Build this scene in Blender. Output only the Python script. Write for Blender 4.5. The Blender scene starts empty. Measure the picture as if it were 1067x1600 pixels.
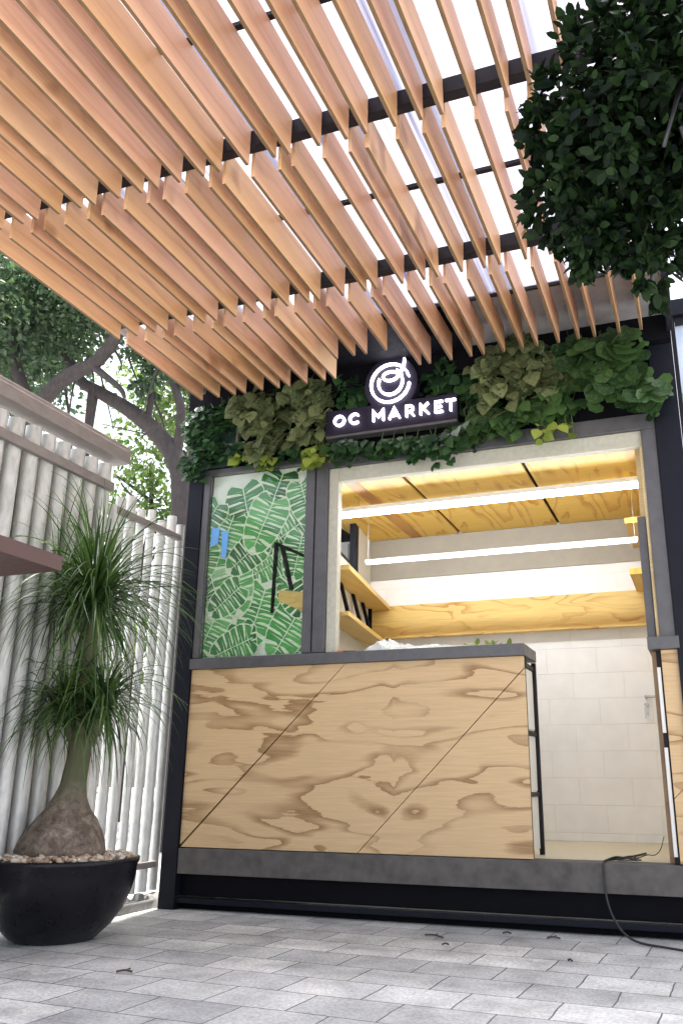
import bpy, math, random
import numpy as np
from mathutils import Vector, Matrix
R = math.radians
rnd = random.Random(7)
scene = bpy.context.scene
COL = scene.collection

# ------------------------------------------------------------------ camera
YAW, PITCH, ROLL = .3554, .3067, .0052
CAM = Vector((3.02, -4.6, 0.70))
F_ = Vector((-math.sin(YAW)*math.cos(PITCH), math.cos(YAW)*math.cos(PITCH), math.sin(PITCH)))
r_ = F_.cross(Vector((0, 0, 1))).normalized(); u_ = r_.cross(F_)
RX = math.cos(ROLL)*r_ + math.sin(ROLL)*u_
UP = -math.sin(ROLL)*r_ + math.cos(ROLL)*u_
cam = bpy.data.objects.new('camera', bpy.data.cameras.new('camera')); COL.objects.link(cam)
cam.matrix_world = Matrix(((RX.x, UP.x, -F_.x, CAM.x), (RX.y, UP.y, -F_.y, CAM.y), (RX.z, UP.z, -F_.z, CAM.z), (0, 0, 0, 1)))
cam.data.sensor_fit = 'VERTICAL'; cam.data.sensor_height = 24
cam.data.lens = 24*1347.3/1600
cam.data.shift_x = -58.7/1600; cam.data.shift_y = -7.5/1600
cam.data.clip_start = .05; cam.data.clip_end = 500
scene.camera = cam

# ------------------------------------------------------------------ world, sun, exposure
SUN_EL, SUN_AZ = R(79), R(-5)          # azimuth from +y towards +x (the sun stands high, a little behind the kiosk)
w = bpy.data.worlds.new('World'); scene.world = w; w.use_nodes = True
nt = w.node_tree; nt.nodes.clear()
sky = nt.nodes.new('ShaderNodeTexSky'); sky.sky_type = 'NISHITA'; sky.sun_disc = False
sky.sun_elevation = SUN_EL; sky.sun_rotation = SUN_AZ; sky.dust_density = 3.5; sky.air_density = 1.0
hs = nt.nodes.new('ShaderNodeHueSaturation'); hs.inputs['Saturation'].default_value = .35
bg = nt.nodes.new('ShaderNodeBackground'); bg.inputs['Strength'].default_value = .15
wo = nt.nodes.new('ShaderNodeOutputWorld')
nt.links.new(sky.outputs[0], hs.inputs['Color']); nt.links.new(hs.outputs[0], bg.inputs[0]); nt.links.new(bg.outputs[0], wo.inputs[0])
sl = bpy.data.lights.new('sun', 'SUN'); sl.energy = 4.0; sl.angle = R(3); sl.color = (1, .95, .87)
so = bpy.data.objects.new('sun', sl); COL.objects.link(so)
sd = Vector((math.sin(SUN_AZ)*math.cos(SUN_EL), math.cos(SUN_AZ)*math.cos(SUN_EL), math.sin(SUN_EL)))
so.rotation_euler = sd.to_track_quat('Z', 'Y').to_euler(); so.location = (0, 0, 20)
vs = scene.view_settings; vs.view_transform = 'Standard'; vs.look = 'None'; vs.gamma = 1; vs.use_curve_mapping = False
vs.exposure = 1.75
cy = scene.cycles; cy.max_bounces = 12; cy.diffuse_bounces = 6; cy.transmission_bounces = 8; cy.transparent_max_bounces = 16
cy.sample_clamp_indirect = 8; cy.use_denoising = True

# ------------------------------------------------------------------ helpers: objects
def label(o, lab=None, cat=None, group=None, kind=None):
    if lab: o['label'] = lab
    if cat: o['category'] = cat
    if group: o['group'] = group
    if kind: o['kind'] = kind
    return o
def empty(name, loc, lab, cat, group=None):
    o = bpy.data.objects.new(name, None); COL.objects.link(o); o.location = loc
    o.empty_display_size = .1
    return label(o, lab, cat, group)

class MB:
    """collects world-space shapes for ONE mesh"""
    def __init__(s): s.v = []; s.f = []; s.sm = []
    def add(s, vs, fs, smooth=False):
        b = len(s.v); s.v += [tuple(p) for p in vs]; s.f += [tuple(b+i for i in f) for f in fs]; s.sm += [smooth]*len(fs); return s
    def box(s, x0, x1, y0, y1, z0, z1, bev=0):
        if bev <= 0:
            vs = [(x, y, z) for x in (x0, x1) for y in (y0, y1) for z in (z0, z1)]
            return s.add(vs, [(0,1,3,2), (4,6,7,5), (0,4,5,1), (2,3,7,6), (0,2,6,4), (1,5,7,3)])
        b = min(bev, (x1-x0)*.45, (y1-y0)*.45, (z1-z0)*.45)
        import bmesh
        bm = bmesh.new(); bmesh.ops.create_cube(bm, size=1)
        for q in bm.verts: q.co = Vector(((x0+x1)/2+q.co.x*(x1-x0), (y0+y1)/2+q.co.y*(y1-y0), (z0+z1)/2+q.co.z*(z1-z0)))
        bmesh.ops.bevel(bm, geom=bm.edges[:], offset=b, segments=2, affect='EDGES', profile=.6)
        bm.verts.index_update()
        s.add([q.co[:] for q in bm.verts], [[q.index for q in f.verts] for f in bm.faces]); bm.free(); return s
    def prism(s, pts, axis, a, b):
        """polygon (2-D points) extruded along axis ('x','y','z') from a to b"""
        n = len(pts)
        def P(p, t): return {'x': (t, p[0], p[1]), 'y': (p[0], t, p[1]), 'z': (p[0], p[1], t)}[axis]
        vs = [P(p, a) for p in pts]+[P(p, b) for p in pts]
        return s.add(vs, [tuple(range(n)), tuple(range(2*n-1, n-1, -1))]+[(i, (i+1) % n, n+(i+1) % n, n+i) for i in range(n)])
    def tube(s, pts, rad, n=8, cap=True):
        pts = [Vector(p) for p in pts]; m = len(pts)
        if not hasattr(rad, '__len__'): rad = [rad]*m
        t0 = (pts[1]-pts[0]).normalized(); ref = Vector((0, 0, 1)) if abs(t0.z) < .9 else Vector((1, 0, 0))
        a = t0.cross(ref).normalized(); vs = []
        for i, p in enumerate(pts):
            t = (pts[min(i+1, m-1)]-pts[max(i-1, 0)]).normalized()
            a = (a-t*a.dot(t)).normalized(); b = t.cross(a)
            for k in range(n):
                g = 2*math.pi*k/n; vs.append(p+rad[i]*(math.cos(g)*a+math.sin(g)*b))
        fs = [(i*n+k, i*n+(k+1) % n, (i+1)*n+(k+1) % n, (i+1)*n+k) for i in range(m-1) for k in range(n)]
        s.add(vs, fs, True)
        if cap: s.add(vs[:n], [tuple(range(n-1, -1, -1))]); s.add(vs[-n:], [tuple(range(n))])
        return s
    def lathe(s, prof, c, n=48, wob=None):
        vs = []; m = len(prof)
        for r, z in prof:
            for k in range(n):
                g = 2*math.pi*k/n; q = r*(1+(wob(g, z) if wob else 0)); vs.append((c[0]+q*math.cos(g), c[1]+q*math.sin(g), c[2]+z))
        return s.add(vs, [(i*n+k, i*n+(k+1) % n, (i+1)*n+(k+1) % n, (i+1)*n+k) for i in range(m-1) for k in range(n)], True)
    def build(s, name, m, parent=None, lab=None, cat=None, group=None, kind=None, origin=None):
        me = bpy.data.meshes.new(name)
        off = Vector(origin) if origin else (parent.matrix_world.translation if parent else Vector((0, 0, 0)))
        if parent is not None: off = world_loc(parent) if not origin else Vector(origin)
        me.from_pydata([(p[0]-off.x, p[1]-off.y, p[2]-off.z) for p in s.v], [], s.f)
        me.polygons.foreach_set('use_smooth', s.sm); me.materials.append(m); me.update()
        o = bpy.data.objects.new(name, me); COL.objects.link(o)
        if parent is not None:
            o.parent = parent; o.location = off-world_loc(parent)
        else: o.location = off
        return label(o, lab, cat, group, kind)
def world_loc(o):
    l = Vector(o.location)
    while o.parent: o = o.parent; l = l+Vector(o.location)
    return l
def np_mesh(name, V, Fq, m, parent=None, col=None, smooth=False, origin=(0, 0, 0)):
    """V (n,3), Fq (k,4) quads; col per-face value -> attribute 'tone'"""
    me = bpy.data.meshes.new(name)
    V = np.asarray(V, np.float32)-np.asarray(origin, np.float32); Fq = np.asarray(Fq, np.int32); k = len(Fq); c = Fq.shape[1]
    me.vertices.add(len(V)); me.vertices.foreach_set('co', V.ravel())
    me.loops.add(k*c); me.loops.foreach_set('vertex_index', Fq.ravel())
    me.polygons.add(k); me.polygons.foreach_set('loop_start', np.arange(k, dtype=np.int32)*c)
    me.polygons.foreach_set('loop_total', np.full(k, c, np.int32))
    if smooth: me.polygons.foreach_set('use_smooth', np.ones(k, bool))
    me.update(calc_edges=True)
    if col is not None:
        a = me.attributes.new('tone', 'FLOAT', 'FACE'); a.data.foreach_set('value', np.asarray(col, np.float32))
    me.materials.append(m)
    o = bpy.data.objects.new(name, me); COL.objects.link(o)
    if parent is not None: o.parent = parent; o.location = Vector(origin)-world_loc(parent)
    else: o.location = origin
    return o

# ------------------------------------------------------------------ helpers: materials
def new_mat(name):
    m = bpy.data.materials.new(name); m.use_nodes = True; t = m.node_tree
    return m, t, t.nodes['Principled BSDF']
def node(t, kind, **kw):
    n = t.nodes.new(kind)
    for k, v in kw.items():
        if k in n.inputs: n.inputs[k].default_value = v
        else: setattr(n, k, v)
    return n
def ramp(t, fac, stops, interp='LINEAR'):
    r = t.nodes.new('ShaderNodeValToRGB'); e = r.color_ramp.elements; r.color_ramp.interpolation = interp
    while len(e) < len(stops): e.new(.5)
    for i, (p, c) in enumerate(stops): e[i].position = p; e[i].color = (*c, 1) if len(c) == 3 else c
    t.links.new(fac, r.inputs[0]); return r
def mapping(t, scale, coord='Object', loc=(0, 0, 0)):
    tc = t.nodes.new('ShaderNodeTexCoord'); mp = t.nodes.new('ShaderNodeMapping')
    mp.inputs['Scale'].default_value = scale; mp.inputs['Location'].default_value = loc
    t.links.new(tc.outputs[coord], mp.inputs[0]); return mp.outputs[0]
def mix(t, a, b, fac, mode='MIX'):
    m = t.nodes.new('ShaderNodeMix'); m.data_type = 'RGBA'; m.blend_type = mode
    for s, i in ((fac, 0), (a, 6), (b, 7)):
        if isinstance(s, (int, float)): m.inputs[i].default_value = s
        elif isinstance(s, tuple): m.inputs[i].default_value = (*s, 1)
        else: t.links.new(s, m.inputs[i])
    return m.outputs[2]
def bump(t, b, h, strength=.2, dist=.01):
    n = node(t, 'ShaderNodeBump', Strength=strength, Distance=dist); t.links.new(h, n.inputs['Height']); t.links.new(n.outputs[0], b.inputs['Normal'])
def simple(name, c, rough=.6, metal=0, var=.25, scale=6, bmp=.1, spec=.5, c2=None, stretch=(1, 1, 1)):
    m, t, b = new_mat(name)
    v = mapping(t, tuple(scale*k for k in stretch))
    n = node(t, 'ShaderNodeTexNoise', Detail=6, Roughness=.6); t.links.new(v, n.inputs['Vector'])
    d = c2 or tuple(x*(1-var) for x in c)
    r = ramp(t, n.outputs['Fac'], [(.3, d), (.65, c)]); t.links.new(r.outputs[0], b.inputs['Base Color'])
    n2 = node(t, 'ShaderNodeTexNoise', Scale=scale*12, Detail=3); t.links.new(v, n2.inputs['Vector'])
    rr = ramp(t, n.outputs['Fac'], [(.3, (rough*.8,)*3), (.7, (min(1, rough*1.15),)*3)]); t.links.new(rr.outputs[0], b.inputs['Roughness'])
    if bmp: bump(t, b, n2.outputs['Fac'], bmp, .004)
    b.inputs['Metallic'].default_value = metal; b.inputs['Specular IOR Level'].default_value = spec
    return m
def emit(name, c, s):
    m = bpy.data.materials.new(name); m.use_nodes = True; t = m.node_tree; t.nodes.clear()
    e = node(t, 'ShaderNodeEmission', Color=(*c, 1), Strength=s); o = t.nodes.new('ShaderNodeOutputMaterial'); t.links.new(e.outputs[0], o.inputs[0]); return m
def leafmat(name, dark, light, trans=.35, rough=.45, vein=None):
    m, t, b = new_mat(name)
    a = node(t, 'ShaderNodeAttribute', attribute_name='tone')
    r = ramp(t, a.outputs['Fac'], [(0, dark), (1, light)])
    c = r.outputs[0]
    if vein:
        nz = node(t, 'ShaderNodeTexNoise', Scale=38, Detail=2)
        c = mix(t, c, vein, ramp(t, nz.outputs['Fac'], [(.5, (0, 0, 0)), (.62, (.6, .6, .6))]).outputs[0])
    t.links.new(c, b.inputs['Base Color']); b.inputs['Roughness'].default_value = rough
    tr = node(t, 'ShaderNodeBsdfTranslucent'); 
    g = node(t, 'ShaderNodeHueSaturation', Saturation=1.15, Value=1.6); t.links.new(c, g.inputs['Color']); t.links.new(g.outputs[0], tr.inputs['Color'])
    ms = node(t, 'ShaderNodeMixShader', Fac=trans); o = t.nodes['Material Output']
    t.links.new(b.outputs[0], ms.inputs[1]); t.links.new(tr.outputs[0], ms.inputs[2]); t.links.new(ms.outputs[0], o.inputs[0]); return m
def plywood(name, base, dark, sx=(1.0, 3.4), bands=5.5, seed=0, ax=('X', 'Z'), width=.16, rough=.5, amount=.8, mirror=None):
    """plywood sheet: contour bands of a stretched noise field, with fine grain"""
    m, t, b = new_mat(name)
    tc = t.nodes.new('ShaderNodeTexCoord'); sp = t.nodes.new('ShaderNodeSeparateXYZ'); t.links.new(tc.outputs['Object'], sp.inputs[0])
    u = sp.outputs[ax[0]]
    if mirror is not None:      # rotary-cut figure, mirrored about one line
        for op, val in (('SUBTRACT', mirror), ('ABSOLUTE', 0), ('ADD', .012), ('POWER', .55)):
            q_ = node(t, 'ShaderNodeMath', operation=op); t.links.new(u, q_.inputs[0]); q_.inputs[1].default_value = val; u = q_.outputs[0]
    def comb(kx, kz, off=0):
        a = node(t, 'ShaderNodeMath', operation='MULTIPLY'); t.links.new(u if off < 4 else sp.outputs[ax[0]], a.inputs[0]); a.inputs[1].default_value = kx
        c = node(t, 'ShaderNodeMath', operation='MULTIPLY'); t.links.new(sp.outputs[ax[1]], c.inputs[0]); c.inputs[1].default_value = kz
        cb = t.nodes.new('ShaderNodeCombineXYZ'); t.links.new(a.outputs[0], cb.inputs[0]); t.links.new(c.outputs[0], cb.inputs[1]); cb.inputs[2].default_value = seed+off
        if mirror is not None:
            z_ = node(t, 'ShaderNodeMath', operation='MULTIPLY_ADD'); t.links.new(sp.outputs[ax[0]], z_.inputs[0]); z_.inputs[1].default_value = .75; z_.inputs[2].default_value = seed+off; t.links.new(z_.outputs[0], cb.inputs[2])
        return cb.outputs[0]
    n = node(t, 'ShaderNodeTexNoise', Scale=1, Detail=2.2, Roughness=.42, Distortion=.35); t.links.new(comb(*sx), n.inputs['Vector'])
    rag = node(t, 'ShaderNodeTexNoise', Scale=1, Detail=4, Roughness=.7); t.links.new(comb(9, 70, 3), rag.inputs['Vector'])
    mu = node(t, 'ShaderNodeMath', operation='MULTIPLY_ADD'); t.links.new(n.outputs['Fac'], mu.inputs[0]); mu.inputs[1].default_value = bands
    rm = node(t, 'ShaderNodeMath', operation='MULTIPLY'); t.links.new(rag.outputs['Fac'], rm.inputs[0]); rm.inputs[1].default_value = .30; t.links.new(rm.outputs[0], mu.inputs[2])
    fr = node(t, 'ShaderNodeMath', operation='FRACT'); t.links.new(mu.outputs[0], fr.inputs[0])
    r = ramp(t, fr.outputs[0], [(0, (0, 0, 0)), (.025, (1, 1, 1)), (width, (.62,)*3), (width*2.3, (0, 0, 0))])
    pm = node(t, 'ShaderNodeTexNoise', Scale=1, Detail=2); t.links.new(comb(1.6, 4.5, 9), pm.inputs['Vector'])
    pr = ramp(t, pm.outputs['Fac'], [(.36, (.22,)*3), (.58, (1, 1, 1))])
    k = node(t, 'ShaderNodeMath', operation='MULTIPLY'); t.links.new(r.outputs[0], k.inputs[0]); t.links.new(pr.outputs[0], k.inputs[1])
    k2 = node(t, 'ShaderNodeMath', operation='MULTIPLY'); t.links.new(k.outputs[0], k2.inputs[0]); k2.inputs[1].default_value = amount
    fine = node(t, 'ShaderNodeTexNoise', Scale=1, Detail=5, Roughness=.65); t.links.new(comb(5, 130, 5), fine.inputs['Vector'])
    fb = ramp(t, fine.outputs['Fac'], [(.3, tuple(x*.86 for x in base)), (.7, tuple(min(1, x*1.06) for x in base))])
    t.links.new(mix(t, fb.outputs[0], dark, k2.outputs[0]), b.inputs['Base Color'])
    b.inputs['Roughness'].default_value = rough; bump(t, b, fine.outputs['Fac'], .08, .002); return m

# ------------------------------------------------------------------ materials
def slat_wood():
    m, t, b = new_mat('slat wood')
    oi = t.nodes.new('ShaderNodeObjectInfo')
    tint = ramp(t, oi.outputs['Random'], [(0, (.62, .37, .20)), (.3, (.70, .45, .23)), (.55, (.72, .46, .32)), (.8, (.64, .38, .23)), (1, (.74, .50, .29))])
    tc = t.nodes.new('ShaderNodeTexCoord'); mp = node(t, 'ShaderNodeMapping'); mp.inputs['Scale'].default_value = (4, 1.6, 22)
    ad = node(t, 'ShaderNodeVectorMath', operation='ADD'); t.links.new(tc.outputs['Object'], ad.inputs[0]); t.links.new(oi.outputs['Location'], ad.inputs[1])
    t.links.new(ad.outputs[0], mp.inputs[0])
    n = node(t, 'ShaderNodeTexNoise', Scale=1, Detail=6, Roughness=.62, Distortion=.6); t.links.new(mp.outputs[0], n.inputs['Vector'])
    g = ramp(t, n.outputs['Fac'], [(.3, (.74, .66, .60)), (.5, (.93, .91, .89)), (.7, (1, 1, 1))])
    n3 = node(t, 'ShaderNodeTexNoise', Scale=3.2, Detail=2); t.links.new(ad.outputs[0], n3.inputs['Vector'])
    kn = ramp(t, n3.outputs['Fac'], [(.26, (.5, .38, .3)), (.34, (1, 1, 1))])
    c = mix(t, tint.outputs[0], g.outputs[0], 1.0, 'MULTIPLY'); c = mix(t, c, kn.outputs[0], .8, 'MULTIPLY')
    t.links.new(c, b.inputs['Base Color']); b.inputs['Roughness'].default_value = .5; bump(t, b, n.outputs['Fac'], .15, .004)
    return m
M = {}
M['slat'] = slat_wood()
M['beam'] = simple('black steel', (.012, .010, .014), .5, 0, .3, 5, .05, spec=.25)
M['post'] = simple('dark blue-black paint', (.008, .009, .017), .5, 0, .3, 4, .05, spec=.2)
M['frame'] = simple('dark grey aluminium', (.115, .112, .122), .42, .3, .22, 4, .04)
M['kick'] = simple('weathered grey steel', (.125, .116, .110), .65, 0, 0, 2.4, .12, c2=(.068, .062, .060), spec=.3)
M['cream'] = simple('cream primer', (.52, .50, .42), .6, 0, .18, 7, .1)
M['white'] = simple('white paint', (.78, .78, .76), .5, 0, .06, 4, .05)
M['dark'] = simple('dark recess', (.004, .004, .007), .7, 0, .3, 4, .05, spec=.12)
M['pipe'] = simple('galvanised pipe', (.70, .70, .68), .42, .15, .3, 7, .08, stretch=(1, 1, .35))
M['valley'] = simple('weathered sheet', (.34, .32, .30), .65, .05, .3, 6, .1, stretch=(1, 1, .3))
M['rail'] = simple('taupe paint', (.27, .235, .225), .6, 0, .25, 5, .1, stretch=(1, .5, 1))
M['canopy'] = simple('red brown paint', (.12, .068, .062), .62, 0, .2, 5, .08)
M['concrete'] = simple('rough concrete', (.3, .29, .28), .9, 0, .4, 9, .6)
M['ply'] = plywood('plywood front', (.62, .43, .235), (.27, .145, .055), (1.05, 4.4), 6.0, 2.3, width=.15, amount=1.0, mirror=.31)
M['plyint'] = plywood('plywood inside', (.74, .52, .17), (.46, .22, .035), (1.8, 7), 8, 7.1, width=.17, amount=1)
M['plyceil'] = plywood('plywood ceiling', (.74, .49, .09), (.50, .24, .02), (5.5, 1.0), 6, 4.4, ('X', 'Y'), width=.2, amount=1)
M['plypale'] = plywood('pale plywood', (.72, .58, .33), (.5, .33, .13), (3, 1.5), 4, 1.4, ('Y', 'Z'), amount=.5)
M['bowl'] = simple('black bowl glaze', (.004, .004, .008), .3, 0, .2, 3, .02, spec=.3)
M['tube'] = emit('lit led tube', (.93, .95, 1), 17)
M['tube2'] = emit('dim led tube', (.95, .96, 1), 2.6)
M['letter'] = emit('lit sign letter', (.93, .90, 1.0), 3.2)
M['board'] = simple('sign board', (.018, .014, .030), .55, 0, .2, 4, .03, spec=.2)
M['cable'] = simple('black rubber', (.02, .02, .022), .5, 0, .2, 8, 0)
M['metal'] = simple('brushed metal', (.45, .44, .42), .35, .9, .1, 8, 0)
M['bark'] = simple('tree bark', (.065, .052, .05), .9, 0, 0, 5, .8, c2=(.022, .018, .02), stretch=(1, 1, .4))

def block_wall():
    m, t, b = new_mat('painted block wall')
    tc = t.nodes.new('ShaderNodeTexCoord'); sp = t.nodes.new('ShaderNodeSeparateXYZ'); cb = t.nodes.new('ShaderNodeCombineXYZ')
    t.links.new(tc.outputs['Object'], sp.inputs[0]); t.links.new(sp.outputs['X'], cb.inputs[0]); t.links.new(sp.outputs['Z'], cb.inputs[1])
    br = node(t, 'ShaderNodeTexBrick', Scale=1); br.inputs['Mortar Size'].default_value = .0035; br.inputs['Mortar Smooth'].default_value = .5
    br.inputs['Brick Width'].default_value = .34; br.inputs['Row Height'].default_value = .1717
    br.inputs['Color1'].default_value = (.87, .87, .86, 1); br.inputs['Color2'].default_value = (.84, .84, .835, 1); br.inputs['Mortar'].default_value = (.80, .80, .78, 1)
    t.links.new(cb.outputs[0], br.inputs['Vector'])
    n = node(t, 'ShaderNodeTexNoise', Scale=7, Detail=5); t.links.new(tc.outputs['Object'], n.inputs['Vector'])
    g = ramp(t, n.outputs['Fac'], [(.35, (.95, .95, .95)), (.6, (1, 1, 1))])
    t.links.new(mix(t, br.outputs['Color'], g.outputs[0], 1.0, 'MULTIPLY'), b.inputs['Base Color']); b.inputs['Roughness'].default_value = .6
    inv = node(t, 'ShaderNodeMath', operation='SUBTRACT'); inv.inputs[0].default_value = 1; t.links.new(br.outputs['Fac'], inv.inputs[1])
    bump(t, b, inv.outputs[0], .5, .006); return m
M['block'] = block_wall()

def paving():
    m, t, b = new_mat('stone pavers')
    v = mapping(t, (1, 1, 1)); v2 = node(t, 'ShaderNodeMapping'); v2.inputs['Rotation'].default_value = (0, 0, R(2.6)); v2.inputs['Location'].default_value = (.13, .07, 0)
    t.links.new(v, v2.inputs[0])
    # slight wobble of the joints
    wn = node(t, 'ShaderNodeTexNoise', Scale=5, Detail=2); t.links.new(v, wn.inputs['Vector'])
    sc = node(t, 'ShaderNodeVectorMath', operation='SCALE'); t.links.new(wn.outputs['Color'], sc.inputs[0]); sc.inputs['Scale'].default_value = .018
    ad = node(t, 'ShaderNodeVectorMath', operation='ADD'); t.links.new(v2.outputs[0], ad.inputs[0]); t.links.new(sc.outputs[0], ad.inputs[1])
    br = node(t, 'ShaderNodeTexBrick', Scale=1, offset=.5, squash=1.0, squash_frequency=3, offset_frequency=2)
    br.inputs['Mortar Size'].default_value = .0032; br.inputs['Mortar Smooth'].default_value = .3; br.inputs['Brick Width'].default_value = .315; br.inputs['Row Height'].default_value = .235
    br.inputs['Color1'].default_value = (.64, .64, .63, 1); br.inputs['Color2'].default_value = (.42, .425, .43, 1); br.inputs['Mortar'].default_value = (.11, .11, .11, 1)
    t.links.new(ad.outputs[0], br.inputs['Vector'])
    n = node(t, 'ShaderNodeTexNoise', Scale=4.5, Detail=7, Roughness=.68); t.links.new(v, n.inputs['Vector'])
    g = ramp(t, n.outputs['Fac'], [(.34, (.66, .66, .66)), (.5, (.92, .92, .91)), (.66, (1.12, 1.11, 1.09))])
    n2 = node(t, 'ShaderNodeTexNoise', Scale=70, Detail=4, Roughness=.7); t.links.new(v, n2.inputs['Vector'])
    g2 = ramp(t, n2.outputs['Fac'], [(.36, (.72, .72, .72)), (.6, (1.08, 1.08, 1.08))])
    c = mix(t, br.outputs['Color'], g.outputs[0], 1.0, 'MULTIPLY'); c = mix(t, c, g2.outputs[0], 1.0, 'MULTIPLY')
    t.links.new(c, b.inputs['Base Color'])
    rr = ramp(t, n.outputs['Fac'], [(.3, (.55,)*3), (.7, (.8,)*3)]); t.links.new(rr.outputs[0], b.inputs['Roughness'])
    inv = node(t, 'ShaderNodeMath', operation='SUBTRACT'); inv.inputs[0].default_value = 1; t.links.new(br.outputs['Fac'], inv.inputs[1])
    s = node(t, 'ShaderNodeMath', operation='MULTIPLY_ADD'); t.links.new(n2.outputs['Fac'], s.inputs[0]); s.inputs[1].default_value = .35; t.links.new(inv.outputs[0], s.inputs[2])
    bump(t, b, s.outputs[0], .55, .006); return m
M['paving'] = paving()

def sheet_mat():
    m = bpy.data.materials.new('milky roof sheet'); m.use_nodes = True; t = m.node_tree; t.nodes.clear()
    v = mapping(t, (9, .12, 1)); n = node(t, 'ShaderNodeTexNoise', Scale=1, Detail=4, Roughness=.65); t.links.new(v, n.inputs['Vector'])
    c = ramp(t, n.outputs['Fac'], [(.36, (.22, .22, .29)), (.46, (.56, .56, .62)), (.62, (.68, .68, .71))])
    a = node(t, 'ShaderNodeBsdfTranslucent'); t.links.new(c.outputs[0], a.inputs[0])
    tr = node(t, 'ShaderNodeBsdfTransparent'); t.links.new(c.outputs[0], tr.inputs[0]); d = node(t, 'ShaderNodeBsdfDiffuse', Color=(.7, .7, .72, 1))
    m1 = node(t, 'ShaderNodeMixShader', Fac=.55); m2 = node(t, 'ShaderNodeMixShader', Fac=.10); o = t.nodes.new('ShaderNodeOutputMaterial')
    t.links.new(a.outputs[0], m1.inputs[1]); t.links.new(tr.outputs[0], m1.inputs[2]); t.links.new(m1.outputs[0], m2.inputs[1]); t.links.new(d.outputs[0], m2.inputs[2]); t.links.new(m2.outputs[0], o.inputs[0]); return m
M['sheet'] = sheet_mat()
def glass_mat(name='window glass', tint=(.97, .99, .98)):
    m = bpy.data.materials.new(name); m.use_nodes = True; t = m.node_tree; t.nodes.clear()
    tr = node(t, 'ShaderNodeBsdfTransparent', Color=(*tint, 1)); g = node(t, 'ShaderNodeBsdfGlossy', Roughness=.02)
    fr = node(t, 'ShaderNodeFresnel', IOR=1.5); ms = t.nodes.new('ShaderNodeMixShader'); o = t.nodes.new('ShaderNodeOutputMaterial')
    mm = node(t, 'ShaderNodeMath', operation='MULTIPLY'); mm.inputs[1].default_value = .6; t.links.new(fr.outputs[0], mm.inputs[0])
    t.links.new(mm.outputs[0], ms.inputs[0]); t.links.new(tr.outputs[0], ms.inputs[1]); t.links.new(g.outputs[0], ms.inputs[2]); t.links.new(ms.outputs[0], o.inputs[0]); return m
M['glass'] = glass_mat()
def film_mat(name, c, a):
    m, t, b = new_mat(name); b.inputs['Base Color'].default_value = (*c, 1); b.inputs['Alpha'].default_value = a; b.inputs['Roughness'].default_value = .3
    return m

# ------------------------------------------------------------------ ground
g = MB(); g.add([(-60, -60, 0), (60, -60, 0), (60, 60, 0), (-60, 60, 0)], [(0, 1, 2, 3)])
g.build('paving', M['paving'], kind='structure')

# ------------------------------------------------------------------ pergola
M['slat_edge'] = simple('shaded slat edge', (.20, .115, .055), .6, 0, .4, 6, .1, stretch=(4, .5, 1))  # darker brown that stands in for the unlit underside of the slats
perg = empty('pergola', (1.6, -1.6, 0), 'timber slatted pergola with black steel beams and milky roof sheets over the paving', 'pergola')
d0 = [.115, .115, .073, .115]
dm = [.118, .072, .114, .114, .075, .106, .108, .07, .123, .119, .062, .128, .109, .071, .12, .105, .077, .119, .111, .084, .127, .113]
xs = [.248]
for d in d0+dm: xs.append(xs[-1]+d)
TH = .015
def slat_proto(L):
    q = MB().box(-TH/2, TH/2, 0, L, 0, .167, .002)
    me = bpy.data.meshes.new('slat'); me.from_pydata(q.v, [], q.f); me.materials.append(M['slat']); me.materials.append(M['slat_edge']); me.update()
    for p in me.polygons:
        if p.normal.z < -.8: p.material_index = 1        # lower edge, its shade painted in as darker brown
    return me
bays = [(-3.13, -2.155, 0.0), (-2.095, -1.152, -.014), (-1.095, -.31, -.004)]
for y0, y1, dx in bays:
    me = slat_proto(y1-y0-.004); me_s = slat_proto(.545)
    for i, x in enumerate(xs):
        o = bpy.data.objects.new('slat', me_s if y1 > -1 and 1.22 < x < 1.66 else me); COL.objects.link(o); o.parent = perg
        tilt = rnd.uniform(-.018, .018)
        o.location = Vector((x-TH/2+dx+rnd.uniform(-.004, .004), y0+.002, 2.979+rnd.uniform(-.002, .002)))-perg.location
        o.rotation_euler = (0, tilt, rnd.uniform(-.003, .003))
for yb in (-3.19, -2.153, -1.150):
    MB().box(.14, 3.70 if yb < -3 else 3.02, yb+.004, yb+.050, 3.078, 3.148, .003).build('beam', M['beam'], perg)
for yb in (-2.61, -1.61):
    MB().box(.16, 3.02, yb, yb+.022, 3.1495, 3.166).build('batten', M['beam'], perg)
for x0 in (.10, 3.024):
    MB().box(x0, x0+.036, -3.19, -.12, 3.046 if x0 > 1 else 3.125, 3.166, .003).build('side_beam', M['beam'] if x0 > 1 else M['rail'], perg)
sx0 = .14
for wdt in (.72, .72, .72, .758):
    q = MB().box(sx0, sx0+wdt-.004, -3.25, -.63, 3.169, 3.175)
    q.build('roof_sheet', M['sheet'], perg)
    MB().box(sx0+wdt-.045, sx0+wdt-.010, -3.25, -.63, 3.1765, 3.190).build('sheet_ridge', M['sheet'], perg); sx0 += wdt
MB().box(.14, 3.06, -.628, -.1005, 3.166, 3.178).build('ceiling_panel', simple('grey fibre panel', (.36, .34, .35), .8, 0, .25, 3, .05), perg)
MB().box(.16, 1.93, -.600, -.102, 3.1465, 3.164).build('shade_sheet', M['dark'], perg)  # added dark sheet, stands in for the shade above the slat ends
MB().box(.14, 3.02, -.628, -.612, 3.150, 3.1655).build('batten', M['beam'], perg)
# the black steel post that carries the outer corner, beyond the photograph's right edge
MB().box(3.62, 3.70, -3.19, -3.11, 0.0, 3.04, .004).build('pergola_post', M['beam'], perg)
MB().box(.15, .23, -3.28, -3.2, 0.0, 3.04, .004).build('pergola_post', M['beam'], perg)

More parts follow.
